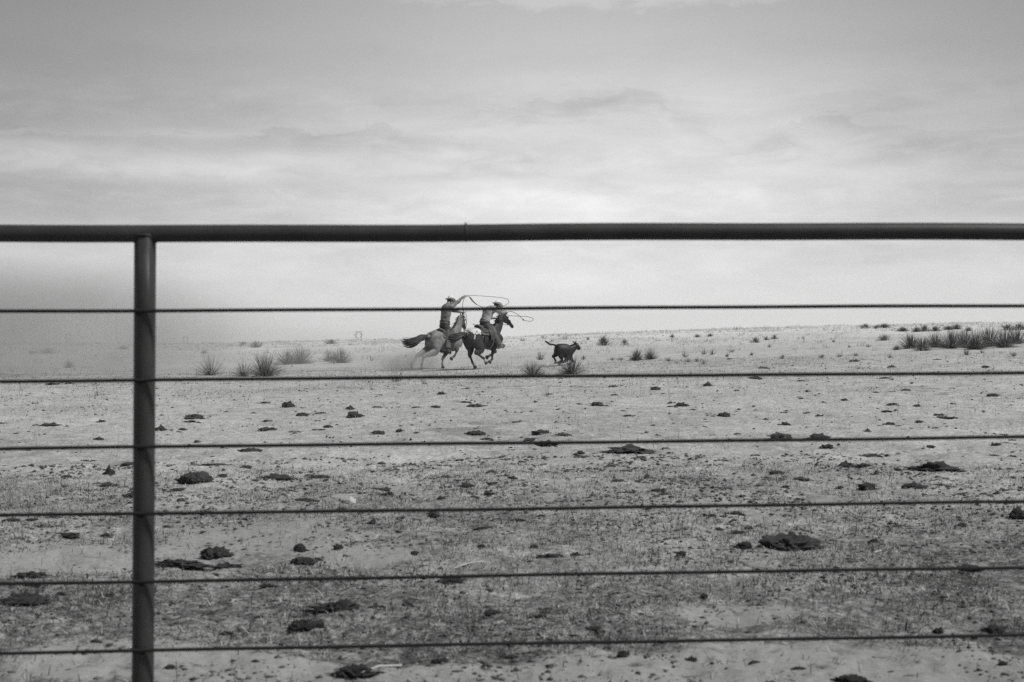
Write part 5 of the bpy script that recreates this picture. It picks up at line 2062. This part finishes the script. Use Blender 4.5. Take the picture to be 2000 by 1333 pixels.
def dust_material(name, density, axes, scale, tone=.62, lo=.38, hi=.62, edge=1.0):
    M = bpy.data.materials.new(name)
    M.use_nodes = True
    nt = M.node_tree
    N, L = nt.nodes, nt.links
    for n in list(N):
        N.remove(n)
    tc = N.new('ShaderNodeTexCoord')
    ln = N.new('ShaderNodeVectorMath')
    ln.operation = 'LENGTH'
    L.new(tc.outputs['Object'], ln.inputs[0])
    fall = N.new('ShaderNodeMapRange')
    fall.interpolation_type = 'SMOOTHERSTEP'
    fall.inputs[1].default_value = edge
    fall.inputs[2].default_value = 0.15
    fall.inputs[3].default_value = 0.0
    fall.inputs[4].default_value = 1.0
    L.new(ln.outputs['Value'], fall.inputs[0])
    sc = N.new('ShaderNodeVectorMath')
    sc.operation = 'MULTIPLY'
    sc.inputs[1].default_value = axes
    L.new(tc.outputs['Object'], sc.inputs[0])
    nz = N.new('ShaderNodeTexNoise')
    nz.inputs['Scale'].default_value = scale
    nz.inputs['Detail'].default_value = 3
    nz.inputs['Distortion'].default_value = .4
    L.new(sc.outputs[0], nz.inputs['Vector'])
    mr = N.new('ShaderNodeMapRange')
    mr.interpolation_type = 'SMOOTHSTEP'
    mr.inputs[1].default_value = lo
    mr.inputs[2].default_value = hi
    mr.inputs[3].default_value = .15
    L.new(nz.outputs[0], mr.inputs[0])
    m1 = N.new('ShaderNodeMath')
    m1.operation = 'MULTIPLY'
    L.new(fall.outputs[0], m1.inputs[0])
    L.new(mr.outputs[0], m1.inputs[1])
    m2 = N.new('ShaderNodeMath')
    m2.operation = 'MULTIPLY'
    m2.inputs[1].default_value = density
    L.new(m1.outputs[0], m2.inputs[0])
    v = N.new('ShaderNodeVolumePrincipled')
    v.inputs['Color'].default_value = (tone, tone, tone, 1)
    v.inputs['Anisotropy'].default_value = .2
    L.new(m2.outputs[0], v.inputs['Density'])
    out = N.new('ShaderNodeOutputMaterial')
    L.new(v.outputs[0], out.inputs['Volume'])
    return M


def make_dust():
    # (photo px, py, distance, half axes in metres, density, noise scale, label)
    for px, py, D, ax, den, ns, lab in [
            (-60, 700, 51, (13, 16, 3.1), .23, .22, 'drifting dust cloud thickest left of the fence post'),
            (380, 715, 53, (16, 9, 1.5), .075, .35, 'thin low dust trail hanging over the yuccas behind the pale grey horse'),
            (797, 713, 47.3, (1.7, 1.0, .6), 2.0, 1.9, 'dust and dirt thrown up by the rear hooves of the pale grey horse'),
            (958, 716, 49, (2.2, 1.3, .5), .28, 1.2, 'faint dust under the dark spotted horse')]:
        r = ray(px, py)
        k = D / math.hypot(r.x, r.y)
        x, y = r.x * k, r.y * k
        z = float(terrain_base(x, y)) + ax[2] * .42
        bm = bmesh.new()
        bmesh.ops.create_icosphere(bm, subdivisions=3, radius=1.0)
        me = bpy.data.meshes.new('dust')
        bm.to_mesh(me)
        bm.free()
        o = obj('dust_cloud', me, dust_material('dust', den, ax, ns), None, (x, y, z))
        o.scale = ax
        tag(o, lab, 'dust', kind='stuff')


make_dust()


def make_haze():
    M = bpy.data.materials.new('haze')
    M.use_nodes = True
    nt = M.node_tree
    for n in list(nt.nodes):
        nt.nodes.remove(n)
    v = nt.nodes.new('ShaderNodeVolumePrincipled')
    v.inputs['Color'].default_value = (.97, .97, .97, 1)
    v.inputs['Density'].default_value = .00017
    v.inputs['Anisotropy'].default_value = .3
    out = nt.nodes.new('ShaderNodeOutputMaterial')
    nt.links.new(v.outputs[0], out.inputs['Volume'])
    R, z0, z1 = 7200.0, -62.0, 78.0
    V = [(-R, -R, z0), (R, -R, z0), (R, R, z0), (-R, R, z0), (-R, -R, z1), (R, -R, z1), (R, R, z1), (-R, R, z1)]
    F = [(0, 3, 2, 1), (4, 5, 6, 7), (0, 1, 5, 4), (1, 2, 6, 5), (2, 3, 7, 6), (3, 0, 4, 7)]
    o = obj('haze', mesh_py('haze', V, F, False), M)
    tag(o, 'thin pale haze lying over the whole plain', 'haze', kind='stuff')


make_haze()
